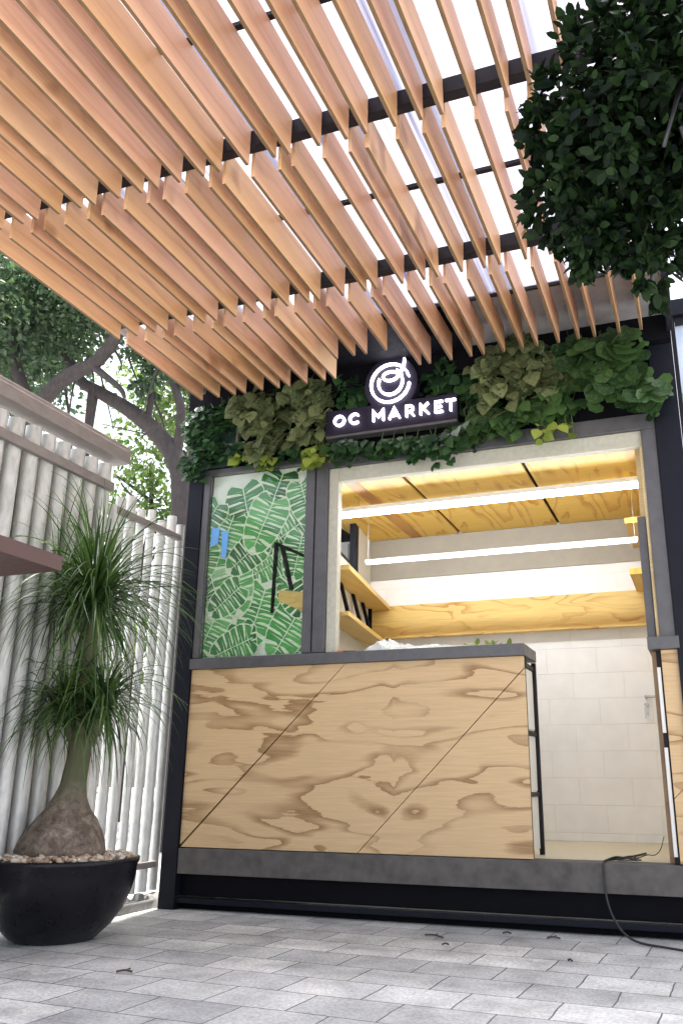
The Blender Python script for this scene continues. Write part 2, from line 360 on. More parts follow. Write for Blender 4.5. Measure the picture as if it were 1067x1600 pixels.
# ------------------------------------------------------------------ kiosk
K = empty('market_kiosk', (1.5, .8, 0), 'container kiosk with dark posts, grey window frame and plywood lined interior', 'kiosk')
def kb(name, m, *b, bev=.003): return MB().box(*b, bev).build(name, m, K)
kb('corner_post', M['post'], 0, .105, -.03, .10, 0, 3.02)
kb('corner_post', M['post'], 2.915, 3.045, -.035, .10, 0, 3.02)
kb('corner_post', M['post'], 0, .105, 1.55, 1.66, 0, 3.02); kb('corner_post', M['post'], 2.94, 3.045, 1.55, 1.66, 0, 3.02)
kb('front_beam', M['dark'], .106, 2.914, .03, .10, .07, .188)
kb('foot_rail', M['post'], .106, 2.914, -.012, .06, .035, .062)
kb('foot_block', M['dark'], .106, 2.914, .045, .10, 0, .034)
kb('kick_bar', M['kick'], .106, 2.914, -.022, .12, .189, .325)
kb('header_beam', M['dark'], .106, 2.914, 0, .09, 2.625, 3.02)
kb('roof_edge', M['dark'], 0, 3.045, -.10, .10, 3.021, 3.19)
kb('roof_slab', M['dark'], 0, 3.045, .101, 1.66, 3.05, 3.16)
kb('side_wall', M['kick'], .01, .04, .101, 1.549, .0, 3.02)
kb('side_wall', M['kick'], 3.0, 3.03, .101, 1.549, .0, 3.02)
kb('floor', simple('pale floor', (.62, .57, .43), .6, 0, .15, 4, .1), .041, 2.999, .121, 1.56, .24, .327)
MB().box(.3, 2.999, 1.50, 1.56, .328, 2.60).build('back_wall', M['block'], K, origin=(1.5, 1.5, .033))
kb('upper_wall_band', simple('beige grey panel', (.36, .34, .29), .8, 0, .12, 2.5, .05), .5, 2.95, 1.485, 1.499, 2.165, 2.478, bev=0)  # darker beige grey panel across the top of the back wall
# ceiling boards with dark gaps, running front to back
for x0, x1 in ((.62, 1.405), (1.429, 2.142), (2.166, 2.985)):
    o = MB().box(x0, x1, .11, 1.483, 2.480, 2.495).build('ceiling_board', M['plyceil'], K, origin=(x0, .1, 2.48))
MB().box(1.03, 1.12, .12, 1.480, 2.4775, 2.4795).build('ceiling_patch', plywood('ceiling strip', (.48, .24, .05), (.28, .10, .01), (8, 1.2), 5, 6.2, ('X', 'Y'), width=.25), K)
kb('ceiling_back', M['dark'], .30, 2.99, .105, 1.484, 2.4965, 2.52, bev=0)
# left inner wall (slightly skewed), with a clerestory window
sk = lambda y: .69+(1.5-y)*.158
def lw(name, y0, y1, z0, z1, m, t=.03):
    q = MB(); a, b = sk(y0), sk(y1)
    q.add([(a-t, y0, z0), (a, y0, z0), (b, y1, z0), (b-t, y1, z0), (a-t, y0, z1), (a, y0, z1), (b, y1, z1), (b-t, y1, z1)],
          [(0, 3, 2, 1), (4, 5, 6, 7), (0, 1, 5, 4), (1, 2, 6, 5), (2, 3, 7, 6), (3, 0, 4, 7)]); return q.build(name, m, K)
plaster = simple('interior plaster', (.62, .60, .54), .7, 0, .1, 3, .05)
lw('inner_wall', .12, 1.495, .328, 2.13, plaster); lw('inner_wall', 1.07, 1.495, 2.131, 2.478, plaster)
o = lw('window_bar', .965, 1.065, 2.135, 2.476, M['post'], .045)
lw('window_bar', .30, .96, 2.135, 2.155, M['post'], .05)
# outer side wall has the matching opening: replace by pieces
for o in [c for c in K.children if c.name.startswith('side_wall')][:1]:
    bpy.data.objects.remove(o)
for z0, z1, y0, y1 in ((0, 2.10, .101, 1.549), (2.75, 3.02, .101, 1.549), (2.101, 2.749, 1.15, 1.549)):
    kb('side_wall', M['kick'], .01, .04, y0, y1, z0, z1, bev=0)
# right inner wall
kb('inner_wall', M['plypale'], 2.79, 2.82, .13, 1.499, .328, 2.478, bev=0)
for zs, ys in ((2.262, .86), (1.945, .92)):
    kb('wall_shelf_board', M['plyint'], 2.655, 2.789, ys, 1.482, zs, zs+.014, bev=.001)
    kb('shelf_lip', M['plyceil'], 2.655, 2.789, ys-.012, ys-.0005, zs-.004, zs+.034, bev=.001)
# grey window frame
W = MB()
fr = M['frame']
kb('window_frame', fr, .106, .150, -.02, .06, 1.405, 2.624)                      # left stile
kb('window_frame', fr, .838, .985, -.02, .06, 1.405, 2.624)                      # mullion
MB().box(.900, .906, -.0235, -.0205, 1.41, 2.62).build('mullion_seam', M['dark'], K)
kb('window_frame', fr, .151, .837, -.02, .06, 2.588, 2.624)
kb('window_frame', fr, .986, 2.914, -.022, .06, 2.535, 2.624)
kb('window_frame', fr, 2.838, 2.914, -.021, .06, 1.40, 2.534)
kb('inner_frame', M['cream'], .986, 1.048, .0, .055, 1.405, 2.534)
kb('inner_frame', M['cream'], 1.049, 2.837, .0, .055, 2.447, 2.534)
kb('inner_frame', M['plypale'], 2.822, 2.837, .0, .12, 1.40, 2.446)
kb('window_stile', M['frame'], 2.775, 2.818, .03, .075, 1.40, 2.055)
# printed leaf panel
pw = MB().box(.151, .837, .030, .038, 1.408, 2.587).build('leaf_panel', simple('pale print ground', (.86, .87, .80), .6, 0, .06, 5, 0), K)
# --- printed monstera leaves, clipped to the panel
def clip(poly, x0, x1, z0, z1):
    for ax, lim, sg in ((0, x0, 1), (0, x1, -1), (1, z0, 1), (1, z1, -1)):
        out = []
        for i in range(len(poly)):
            a, b = poly[i-1], poly[i]; ia = sg*(a[ax]-lim) >= 0; ib = sg*(b[ax]-lim) >= 0
            if ia != ib:
                t = (lim-a[ax])/(b[ax]-a[ax]); out.append((a[0]+t*(b[0]-a[0]), a[1]+t*(b[1]-a[1])))
            if ib: out.append(b)
        poly = out
        if not poly: break
    return poly
printV, printF, printT = [], [], []
def leaf_print(cx, cz, size, ang, tone, layer):
    ca, sa = math.cos(ang), math.sin(ang); y = .0285-layer*.0005
    def put(poly, tn, dy=0):
        poly = [(cx+size*(p[0]*ca-p[1]*sa), cz+size*(p[0]*sa+p[1]*ca)) for p in poly]
        poly = clip(poly, .153, .835, 1.411, 2.584)
        if len(poly) < 3: return
        b = len(printV); printV.extend([(p[0], y-dy, p[1]) for p in poly]); printF.append(tuple(range(b, b+len(poly)))); printT.append(tn)
    # the leaf hangs down its own -v axis; v from .12 (notch) to -1 (tip)
    nf = 6
    def out(a, side, k=1.0):     # heart outline in polar form round (0,-.36)
        r = .54+.13*math.cos(2*a+.2)+(.16*(.7-a)/.7 if a < .7 else 0)
        return (side*r*k*math.sin(a)*.95, -.36-r*k*math.cos(a)*.84)
    hull = [out(R(160-i*10), 1, 1.07) for i in range(17)]+[out(R(i*10), -1, 1.07) for i in range(1, 17)]
    put(hull[::-1]+[(0, .0)], 1.3, -.00012)
    for side in (-1, 1):
        for i in range(nf):
            g0, g1 = i/nf, (i+.74)/nf; a0, a1 = R(158-g0*158), R(158-g1*158)
            v0 = .02-.95*(g0**1.1); v1 = .02-.95*(((i+1)/nf)**1.1); vm = .02-.95*(((i+.74)/nf)**1.1)
            p0, p1 = out(a0, side), out(a1, side); pm = out((a0+a1)/2, side, 1.03); tn = max(0, min(.95, tone+rnd.uniform(-.24, .24)))
            m0 = (p0[0]*.30, v0*.70+p0[1]*.30); m1 = (p1[0]*.30, vm*.70+p1[1]*.30)
            put([(side*.010, v0), m0, p0, pm, p1, m1, (side*.010, vm)], tn)
            put([(side*.010, vm), m1, (side*.010, v1)], tn*.9)
            e = ((p0[0]+p1[0])/2*.85, (p0[1]+p1[1])/2*.85-.36*.15); vq = (v0+vm)/2
            put([(side*.010, vq+.012), (e[0], e[1]), (side*.010, vq-.012)], 1.25 if tone > .3 else .8, .0001)
    put([(-.013, .10), (.013, .10), (.006, -1.0), (-.006, -1.0)], 1.3, .0002)
L_ = 0
spots = []
for u, v_, sz, an, tn in ((390,240,.27,.25,.1),(640,170,.27,-.35,.0),(230,330,.2,-.6,.15),(590,350,.27,-.4,.45),(330,440,.26,-.35,.5),(800,480,.26,-1.0,.35),(760,250,.22,.3,.3),
                          (520,610,.22,-.9,.2),(330,720,.28,.25,.55),(780,600,.22,-.2,.4),(180,900,.2,.3,.3),(560,930,.28,-.3,.4),(270,1050,.26,-.45,.6),(800,820,.25,-.7,.3),(780,1060,.27,-.55,.55),(620,1180,.2,.9,.3),(480,1230,.22,-1.2,.35),(450,500,.2,.8,.2),(660,720,.2,-1.1,.5),(400,900,.2,-.9,.25),(420,1150,.2,.2,.2),(700,900,.18,.5,.15),(250,840,.2,-.9,.2),(190,620,.17,-.2,.4)):
    spots.append((.153+(u-190)/620*.683, 2.584-(v_-130)/1200*1.173, sz*1.22, an, tn))
order = list(range(len(spots))); rnd.shuffle(order)
for li, i in enumerate(order):
    a, b, c, d, e_ = spots[i]; leaf_print(a, b, c, d, e_+.1, li)
q = bpy.data.meshes.new('leaf_print'); q.from_pydata([(p[0]-.49, p[1]-.0, p[2]-2.0) for p in printV], [], printF)
at = q.attributes.new('tone', 'FLOAT', 'FACE'); at.data.foreach_set('value', printT)
m, t, b = new_mat('green print'); a = node(t, 'ShaderNodeAttribute', attribute_name='tone')
r = ramp(t, a.outputs['Fac'], [(0, (.025, .10, .035)), (.35, (.055, .27, .07)), (.8, (.16, .50, .15)), (1, (.80, .86, .68))])
v = mapping(t, (6, 6, 40)); n = node(t, 'ShaderNodeTexNoise', Detail=4); t.links.new(v, n.inputs['Vector'])
t.links.new(mix(t, r.outputs[0], ramp(t, n.outputs['Fac'], [(.3, (.6, .65, .6)), (.65, (1.15, 1.15, 1.15))]).outputs[0], .6, 'MULTIPLY'), b.inputs['Base Color']); b.inputs['Roughness'].default_value = .5
q.materials.append(m); o = bpy.data.objects.new('leaf_print', q); COL.objects.link(o); o.parent = pw; o.location = Vector((.49, 0, 2.0))-K.location
MB().box(.152, .836, .000, .005, 1.409, 2.586).build('glass_pane', M['glass'], K)
blue = film_mat('sheer blue', (.16, .42, .85), .8)
bt = MB(); bt.prism([(.17, 2.11), (.225, 2.125), (.235, 2.225), (.175, 2.235)], 'y', -.0015, -.0008)
bt.prism([(.255, 2.03), (.29, 2.025), (.30, 2.19), (.25, 2.215)], 'y', -.0015, -.0008); bt.build('blue_patch', blue, K)  # two thin, partly transparent blue patches on the pane

# ------------------------------------------------------------------ bracket and shelf ends behind the small pane
bk = empty('shelf_bracket', (.66, .018, 1.7), 'black angled bracket with yellow shelf ends seen behind the leaf-print window', 'bracket')
q = MB(); q.prism([(.612, 1.66), (.632, 1.66), (.648, 2.10), (.62, 2.10)], 'y', .010, .0145)
q.prism([(.66, 2.07), (.69, 2.07), (.76, 1.80), (.735, 1.79)], 'y', .010, .0145); q.prism([(.64, 2.10), (.645, 2.075), (.832, 1.985), (.832, 2.005)], 'y', .0148, .018)
q.build('bracket_arm', M['dark'], bk)
MB().prism([(.74, 2.06), (.832, 2.045), (.832, 2.10), (.76, 2.14)], 'y', .0185, .021).build('shelf_end', M['plyint'], bk)
MB().prism([(.655, 1.735), (.832, 1.655), (.832, 1.775), (.66, 1.80)], 'y', .0185, .021).build('shelf_end', M['plyint'], bk)

# ------------------------------------------------------------------ counters
C1 = empty('serving_counter', (1.1, 0, .33), 'plywood faced serving counter with grey top left of the doorway', 'counter', 'serving counters')
MB().box(.108, 2.150, -.045, .30, 1.336, 1.398, .003).build('counter_top', M['kick'] if 0 else fr, C1)
pb, pt = .331, 1.334
d1b, d1t, d2b, d2t = .108, 1.118, 1.206, 2.142
G = .0025
def board(pts, name='plywood_board'):
    return MB().prism(pts, 'y', -.014, .004).build(name, M['ply'], C1, origin=(1.1, 0, .33))
board([(.109, pb+.012), (.109, pt), (d1t-G, pt)])
sl_ = (1.334-.331)/(d1t-d1b)
zr = pb+(pt-pb)*(2.142-d2b)/(d2t+.06-d2b)
board([(.109+2*G, pb), (d2b-G, pb), (2.142-G, zr), (2.142-G, pt), (d1t+G, pt)])
board([(d2b+G, pb), (2.142, pb), (2.142, zr-2*G)])
MB().box(.109, 2.143, .0045, .016, .331, 1.335).build('backing_board', M['dark'], C1)
# open end of the counter: white inner panels between black steel angles
MB().box(2.118, 2.143, .30, .325, .328, 1.335, .002).build('leg', M['beam'], C1)
MB().box(2.120, 2.140, .017, .028, .328, 1.335, .001).build('leg', M['white'], C1)
for z0, z1 in ((.36, .62), (.65, .93), (.965, 1.285)): MB().box(2.112, 2.124, .03, .298, z0, z1, .002).build('end_panel', M['white'], C1)
for z in (.633, .945, 1.30): MB().box(1.0, 2.134, .03, .298, z-.011, z+.011, .001).build('shelf', M['beam'], C1)
MB().box(.12, .14, .03, .30, .328, 1.335).build('end_panel', M['white'], C1)
C2 = empty('serving_counter', (2.87, 0, .33), 'narrow plywood faced serving counter with grey top right of the doorway', 'counter', 'serving counters')
MB().box(2.775, 2.928, -.050, .30, 1.336, 1.398, .003).build('counter_top', fr, C2)
MB().prism([(2.835, pb), (2.914, pb), (2.914, .70), (2.835, .62)], 'y', -.012, .004).build('plywood_board', M['ply'], C2, origin=(1.9, 0, .1))
MB().prism([(2.835, .624), (2.914, .704), (2.914, pt), (2.835, pt)], 'y', -.012, .004).build('plywood_board', M['ply'], C2, origin=(1.9, 0, .1))
MB().box(2.786, 2.808, .05, .30, .328, 1.335).build('end_panel', plywood('end board', (.33, .21, .11), (.2, .1, .05), (3, 2), 4, 3, ('Y', 'Z')), C2)
MB().box(2.809, 2.834, .02, .04, .328, 1.335).build('leg', M['beam'], C2)
for z0, z1 in ((.36, .86), (.93, 1.25)): MB().box(2.8085, 2.826, .0, .018, z0, z1, .002).build('end_panel', M['white'], C2)

# ------------------------------------------------------------------ interior shelves
def slab_along(q, y0, y1, off0, off1, z0, z1):
    a0, b0, a1, b1 = sk(y0)+off0, sk(y0)+off1, sk(y1)+off0, sk(y1)+off1
    q.add([(a0, y0, z0), (b0, y0, z0), (b1, y1, z0), (a1, y1, z0), (a0, y0, z1), (b0, y0, z1), (b1, y1, z1), (a1, y1, z1)],
          [(0, 3, 2, 1), (4, 5, 6, 7), (0, 1, 5, 4), (1, 2, 6, 5), (2, 3, 7, 6), (3, 0, 4, 7)]); return q
SH = empty('wall_shelf', (.8, .8, 1.9), 'two-tier yellow plywood shelf along the kiosk\'s left inner wall, with black slanted brackets', 'shelf')
slab_along(MB(), .14, 1.455, .004, .165, 1.925, 1.955).build('shelf_board', M['plyint'], SH)
slab_along(MB(), .14, 1.455, .004, .165, 1.640, 1.668).build('shelf_board', M['plyint'], SH)
slab_along(MB(), .14, 1.455, .002, .012, 1.675, 1.918).build('back_panel', plaster, SH)
for yb in (.45, .80, 1.10, 1.36):
    q = MB(); x = sk(yb)
    if yb < 1.3: q.add([(x+.013, yb, 1.92), (x+.03, yb, 1.92), (x+.10, yb+.0, 1.67), (x+.08, yb, 1.67), (x+.013, yb+.03, 1.92), (x+.03, yb+.03, 1.92), (x+.10, yb+.03, 1.67), (x+.08, yb+.03, 1.67)], [(0, 1, 2, 3), (7, 6, 5, 4), (0, 4, 5, 1), (1, 5, 6, 2), (2, 6, 7, 3), (3, 7, 4, 0)])
    else: q.box(x+.013, x+.033, yb, yb+.03, 1.669, 1.924)
    q.build('bracket', M['dark'], SH)
FS = empty('wall_board', (1.7, 1.48, 1.7), 'long yellow plywood board with a lip across the kiosk\'s white back wall', 'board')
MB().box(.70, 2.785, 1.462, 1.484, 1.716, 1.954, .001).build('board', M['plyint'], FS, origin=(1.7, 1.48, 1.7))
MB().box(.84, 2.785, 1.400, 1.461, 1.700, 1.715, .001).build('lip', M['plyint'], FS)

# ------------------------------------------------------------------ LED tubes
for n_, (x0, x1, y, z, dm_) in enumerate(((.62, 2.79, .45, 2.386, 'large'), (.92, 2.72, .82, 2.135, 'small'))):
    T = empty('tube_light', ((x0+x1)/2, y, z), ('bright white led tube close under the front of the plywood ceiling', 'thinner white led tube lower down by the back wall')[n_], 'tube light', 'led tubes in the kiosk')
    rr = (.021, .009)[n_]
    MB().tube([(x0, y, z-rr*.45), (x1, y, z-rr*.45)], rr, 16).build('tube', M['tube'] if n_ == 0 else M['tube2'], T)
    MB().box(x0-.01, x1+.01, y-rr*1.75, y+rr*1.75, z+rr*.02, z+rr*.75+.014, .002).build('housing', M['white'], T)
    for xx in ((1.0, 1.8, 2.5) if n_ == 0 else (.93, 2.71)):
        MB().tube([(xx, y, z+rr*.75+.0145), (xx, y, 2.479)], .0018, 6).build('hanger', M['metal'], T)

# ------------------------------------------------------------------ shop sign
YS = -.145
SG = empty('shop_sign', (1.42, YS, 2.85), 'lit white shop sign reading OC MARKET with a round swirl emblem, among the trailing plants', 'sign')
MB().box(1.008, 1.842, YS+.012, YS+.075, 2.700, 2.862, .004).build('sign_board', M['board'], SG)
q = MB(); n = 40; q.prism([(1.432+.168*math.cos(2*math.pi*k/n), 2.985+.180*math.sin(2*math.pi*k/n)) for k in range(n)], 'y', YS+.014, YS+.070)
q.build('emblem_board', M['board'], SG)
MB().box(1.012, 1.838, YS+.014, YS+.085, 2.682, 2.6985, .002).build('sign_ledge', M['frame'], SG)
def stroke(q, pts, wd, y0=YS-.004, y1=YS+.0115):
    """flat stroke with round ends through 2-D points, extruded in y (one strip, no overlaps)"""
    pts = [Vector(p) for p in pts]; h = wd/2; Lp, Rp = [], []
    n = len(pts)
    for i, p in enumerate(pts):
        a = (pts[i]-pts[i-1]).normalized() if i else None; b = (pts[i+1]-pts[i]).normalized() if i < n-1 else None
        if a is None: a = b
        if b is None: b = a
        tdir = (a+b).normalized(); nn = Vector((-tdir.y, tdir.x)); k = h/max(.45, nn.dot(Vector((-a.y, a.x))))
        Lp.append(p+nn*k); Rp.append(p-nn*k)
    def cap(p, d): 
        g0 = math.atan2(d.y, d.x)
        return [Vector((p.x+h*math.cos(g0+s), p.y+h*math.sin(g0+s))) for s in (.9, .3, -.3, -.9)]
    d1 = (pts[-1]-pts[-2]).normalized(); d0_ = (pts[0]-pts[1]).normalized()
    rows = list(zip(Lp, Rp))
    for i in range(n-1):
        a, b = rows[i], rows[i+1]; poly = [a[0], a[1], b[1], b[0]]
        q.prism([(v.x, v.y) for v in poly], 'y', y0, y1)
    q.prism([(v.x, v.y) for v in [Lp[-1]]+cap(pts[-1], d1)+[Rp[-1]]], 'y', y0, y1)
    q.prism([(v.x, v.y) for v in [Rp[0]]+cap(pts[0], d0_)+[Lp[0]]], 'y', y0, y1)
def arc(cx, cz, rx, rz, a0, a1, n=24): return [(cx+rx*math.cos(R(a0+(a1-a0)*i/n)), cz+rz*math.sin(R(a0+(a1-a0)*i/n))) for i in range(n+1)]
H = .064; z0 = 2.752; ws = .0110
LT = {
 'O': (.070, [arc(.035, H/2, .031, H/2-.002, 90, 450, 26)]),
 'C': (.064, [arc(.035, H/2, .031, H/2-.002, 48, 312, 20)]),
 'M': (.078, [[(.006, 0), (.006, H), (.037, H*.36), (.068, H), (.068, 0)]]),
 'A': (.074, [[(.004, 0), (.035, H), (.066, 0)], [(.017, H*.27), (.053, H*.27)]]),
 'R': (.062, [[(.006, 0), (.006, H), (.033, H), (.046, H*.86), (.046, H*.62), (.033, H*.42), (.006, H*.42)], [(.030, H*.40), (.050, 0)]]),
 'K': (.062, [[(.006, 0), (.006, H)], [(.050, H), (.008, H*.44)], [(.024, H*.54), (.053, 0)]]),
 'E': (.056, [[(.046, H), (.006, H), (.006, 0), (.046, 0)], [(.008, H*.5), (.040, H*.5)]]),
 'T': (.060, [[(.0, H), (.054, H)], [(.027, H-.004), (.027, 0)]])}
for ch, x0 in (('O', 1.070), ('C', 1.170), ('M', 1.320), ('A', 1.424), ('R', 1.528), ('K', 1.616), ('E', 1.708), ('T', 1.778)):
    q = MB(); zz = z0
    for si, st in enumerate(LT[ch][1]): stroke(q, [(x0+p[0], zz+p[1]) for p in st], ws, YS-.004-.0006*si)
    q.build('letter', M['letter'], SG)
EX, EZ = 1.432, 2.985
q = MB()
stroke(q, arc(EX, EZ, .122, .124, 8-16, -312, 44), .0125)                       # open outer ring
stroke(q, arc(EX+.002, EZ+.004, .076, .080, 158, 372, 30)+[(EX+.068, EZ+.062), (EX+.045, EZ+.078)], .0115, YS-.0050)
stroke(q, arc(EX+.002, EZ+.045, .048, .029, 10, 372, 26), .0105, YS-.0055)
stroke(q, [(EX+.046, EZ+.040), (EX+.075, EZ+.075), (EX+.088, EZ+.105), (EX+.092, EZ+.145)], .0110, YS-.0060)
stroke(q, [(EX+.085, EZ+.09), (EX+.105, EZ+.062), (EX+.118, EZ+.030)], .0120, YS-.0065)
q.build('emblem', M['letter'], SG)

# ------------------------------------------------------------------ leaves
def leaf_shape(kind):
    if kind == 'heart':   pts = [(0, -.05, 0), (.34, .10, .02), (.46, .32, .06), (.36, .62, .04), (0, 1.0, -.10), (-.36, .62, .04), (-.46, .32, .06), (-.34, .10, .02)]; mid = [(0, .05, -.02), (0, .45, -.03)]
    elif kind == 'round': pts = [(0, 0, 0), (.36, -.02, .05), (.55, .3, .07), (.42, .72, .05), (0, .9, -.03), (-.42, .72, .05), (-.55, .3, .07), (-.36, -.02, .05)]; mid = [(0, .1, -.03), (0, .5, -.03)]
    elif kind == 'small': pts = [(0, 0, 0), (.2, .15, .02), (.3, .4, .04), (.22, .75, .02), (0, 1, -.04), (-.22, .75, .02), (-.3, .4, .04), (-.2, .15, .02)]; mid = [(0, .12, -.02), (0, .5, -.02)]
    V = np.array(pts+mid, float)
    # quads: outline indices 0..7, mid 8,9
    Fq = np.array([(0, 1, 2, 8), (8, 2, 3, 9), (9, 3, 4, 4), (0, 8, 6, 7), (8, 9, 5, 6), (9, 4, 4, 5)])
    T = [(0, 1, 8), (1, 2, 8), (8, 2, 9), (2, 3, 9), (3, 4, 9), (4, 5, 9), (5, 6, 9), (6, 8, 9), (6, 7, 8), (7, 0, 8)]
    return V, np.array(T)
SHP = {k: leaf_shape(k) for k in ('heart', 'round', 'small')}
CARD = (np.array([(-.32, .35, .05), (0, 0, 0), (.32, .35, .05), (0, 1, -.03)], float), np.array([(0, 1, 3), (1, 2, 3)]))
def leaves(name, m, P, D, N, S, shape, parent=None, tone=None, rs=None, origin=(0, 0, 0), smooth=True):
    """P positions, D pointing directions, N approximate normals, S sizes"""
    V0, T0 = shape if isinstance(shape, tuple) else SHP[shape]
    P = np.asarray(P, float); D = np.asarray(D, float); N = np.asarray(N, float); S = np.asarray(S, float); k = len(P)
    D /= np.linalg.norm(D, axis=1)[:, None]+1e-9
    X = np.cross(D, N); X /= np.linalg.norm(X, axis=1)[:, None]+1e-9; Nn = np.cross(X, D)
    W = P[:, None, :]+S[:, None, None]*(V0[None, :, 0:1]*X[:, None, :]+V0[None, :, 1:2]*D[:, None, :]+V0[None, :, 2:3]*Nn[:, None, :])
    F = (T0[None]+(np.arange(k)*len(V0))[:, None, None]).reshape(-1, 3)
    rs = rs or np.random.RandomState(1)
    tn = np.repeat(tone if tone is not None else rs.rand(k), len(T0))
    return np_mesh(name, W.reshape(-1, 3), F, m, parent, tn, smooth, origin)

M['ivy'] = leafmat('ivy leaf', (.010, .032, .014), (.05, .125, .04), .2)
M['variegated'] = leafmat('variegated leaf', (.030, .055, .020), (.20, .23, .10), .2, vein=(.27, .30, .16))
M['lime'] = leafmat('lime leaf', (.13, .20, .03), (.36, .42, .09), .25)
M['broad'] = leafmat('broad leaf', (.012, .036, .013), (.075, .15, .04), .2, vein=(.10, .17, .07))
M['stem'] = simple('green stem', (.10, .14, .05), .6, 0, .2, 8, 0)
def trailing(lab, cat, mat, shape, blobs, size, seed, hang=.55, y0=-.02, depth=.16, stems=8, group='plants hanging over the kiosk front'):
    """blobs: (x, z, rx, rz, count) on the facade"""
    rs = np.random.RandomState(seed); P = []; S = []
    for x, z, rx, rz, n in blobs:
        n = int(n*1.45); a = rs.rand(n)*2*np.pi; r = np.sqrt(rs.rand(n))*(1+.22*np.sin(5*a+x*9)); 
        px = x+rx*r*np.cos(a); pz = z+rz*r*np.sin(a); bulge = np.sqrt(np.clip(1-r*r, 0, 1)); pz = pz-.05*(rs.rand(n) < .12)
        py = y0-depth*(.25+.75*bulge)*(.35+.65*rs.rand(n))
        P.append(np.stack([px, py, pz], 1))
    P = np.concatenate(P); k = len(P)
    D = np.stack([rs.randn(k)*.6, -.25-.5*rs.rand(k), -hang-.6*rs.rand(k)+.25*rs.randn(k)], 1)
    N = np.stack([rs.randn(k)*.45, -1+.3*rs.randn(k), .55+.3*rs.randn(k)], 1)
    S = size*(.45+.7*rs.rand(k)**1.3)
    c = (float(P[:, 0].mean()), y0, float(P[:, 2].max()))
    root = empty('trailing_plant', c, lab, cat, group)
    leaves('foliage', mat, P, D, N, S, shape, root, rs=rs, origin=c)
    q = MB()
    for j in range(stems):
        i = rs.randint(k); p = P[i]
        q.tube([(p[0]+rs.randn()*.04, y0-.01, min(3.1, p[2]+.25)), (p[0]+rs.randn()*.02, y0-.08, p[2]+.13), (p[0], p[1]+.01, p[2])], .0028, 5)
    q.build('stem', M['stem'], root)
trailing('bushy small-leaved green plant at the left end of the kiosk front', 'plant', M['ivy'], 'small', [(.14, 2.92, .17, .15, 330), (.33, 2.98, .12, .10, 130), (.08, 2.66, .10, .09, 150), (.22, 2.74, .1, .07, 60), (.40, 2.70, .12, .06, 60)], .058, 3, .2)
trailing('pale variegated plant hanging left of the lit shop sign', 'plant', M['variegated'], 'heart', [(.50, 2.98, .14, .13, 65), (.62, 2.86, .12, .14, 50), (.86, 3.02, .15, .11, 65), (.92, 2.86, .11, .12, 45), (.58, 2.68, .08, .09, 26), (.83, 2.74, .07, .08, 20)], .112, 4, depth=.2)
trailing('small lime-yellow leaves hanging below the variegated plant, left of the sign', 'plant', M['lime'], 'heart', [(.93, 2.60, .08, .05, 26), (.45, 2.66, .07, .05, 9), (.62, 2.60, .05, .04, 7)], .075, 5, depth=.19)
trailing('dark ivy fringe along the underside of the lit shop sign', 'plant', M['ivy'], 'heart', [(1.15, 2.63, .16, .045, 70), (1.45, 2.60, .22, .05, 110), (1.72, 2.585, .2, .06, 110), (.75, 2.63, .2, .04, 40)], .062, 6, depth=.15)
trailing('dark sparse ivy behind and right of the round sign emblem', 'plant', M['ivy'], 'heart', [(1.78, 3.0, .16, .11, 46), (1.95, 2.86, .13, .13, 50), (1.20, 2.97, .12, .09, 30), (1.74, 2.92, .07, .08, 30), (1.12, 3.08, .10, .05, 22), (.75, 3.08, .25, .05, 40), (1.75, 3.09, .12, .05, 22), (2.5, 3.07, .3, .06, 40)], .085, 7, depth=.10)
trailing('large pale-veined plant tumbling right of the lit shop sign', 'plant', M['variegated'], 'heart', [(2.10, 2.96, .16, .13, 60), (2.30, 2.90, .16, .14, 60), (2.22, 3.09, .16, .07, 36), (2.08, 2.80, .13, .08, 26)], .108, 8, depth=.2, y0=-.05)
trailing('mid-green heart-leaved plant trailing over the top of the serving window', 'plant', M['broad'], 'heart', [(2.0, 2.68, .16, .07, 60), (2.25, 2.70, .18, .08, 75), (2.42, 2.76, .12, .10, 50), (1.88, 2.63, .12, .05, 40)], .085, 9, depth=.17)
trailing('lone sprig of lime leaves hanging over the serving window', 'plant', M['lime'], 'heart', [(2.33, 2.575, .055, .03, 9), (2.44, 2.60, .04, .02, 4)], .07, 10, depth=.2, stems=3)
trailing('round-leaved green plant at the right end, beside the dark corner post', 'plant', M['broad'], 'round', [(2.58, 2.98, .12, .10, 36), (2.78, 3.0, .13, .11, 46), (2.72, 2.82, .14, .13, 60), (2.88, 2.72, .10, .10, 34)], .115, 11, depth=.22, y0=-.04)
# thin trellis bars on the left
TR = empty('trellis', (.16, -.04, 2.9), 'thin grey trellis bars behind the bushy plant at the kiosk\'s left end', 'trellis')
q = MB(); q.box(-.03, .40, -.045, -.035, 2.768, 2.782); q.box(.33, .342, -.0345, -.030, 2.782, 3.04); q.box(-.032, -.020, -.0345, -.030, 2.62, 3.04); q.build('bar', M['rail'], TR)
MB().box(-.04, .36, -.0295, -.0245, 2.63, 3.02).build('green_backing', simple('green mesh', (.012, .045, .032), .8, 0, .4, 10, .3), TR)

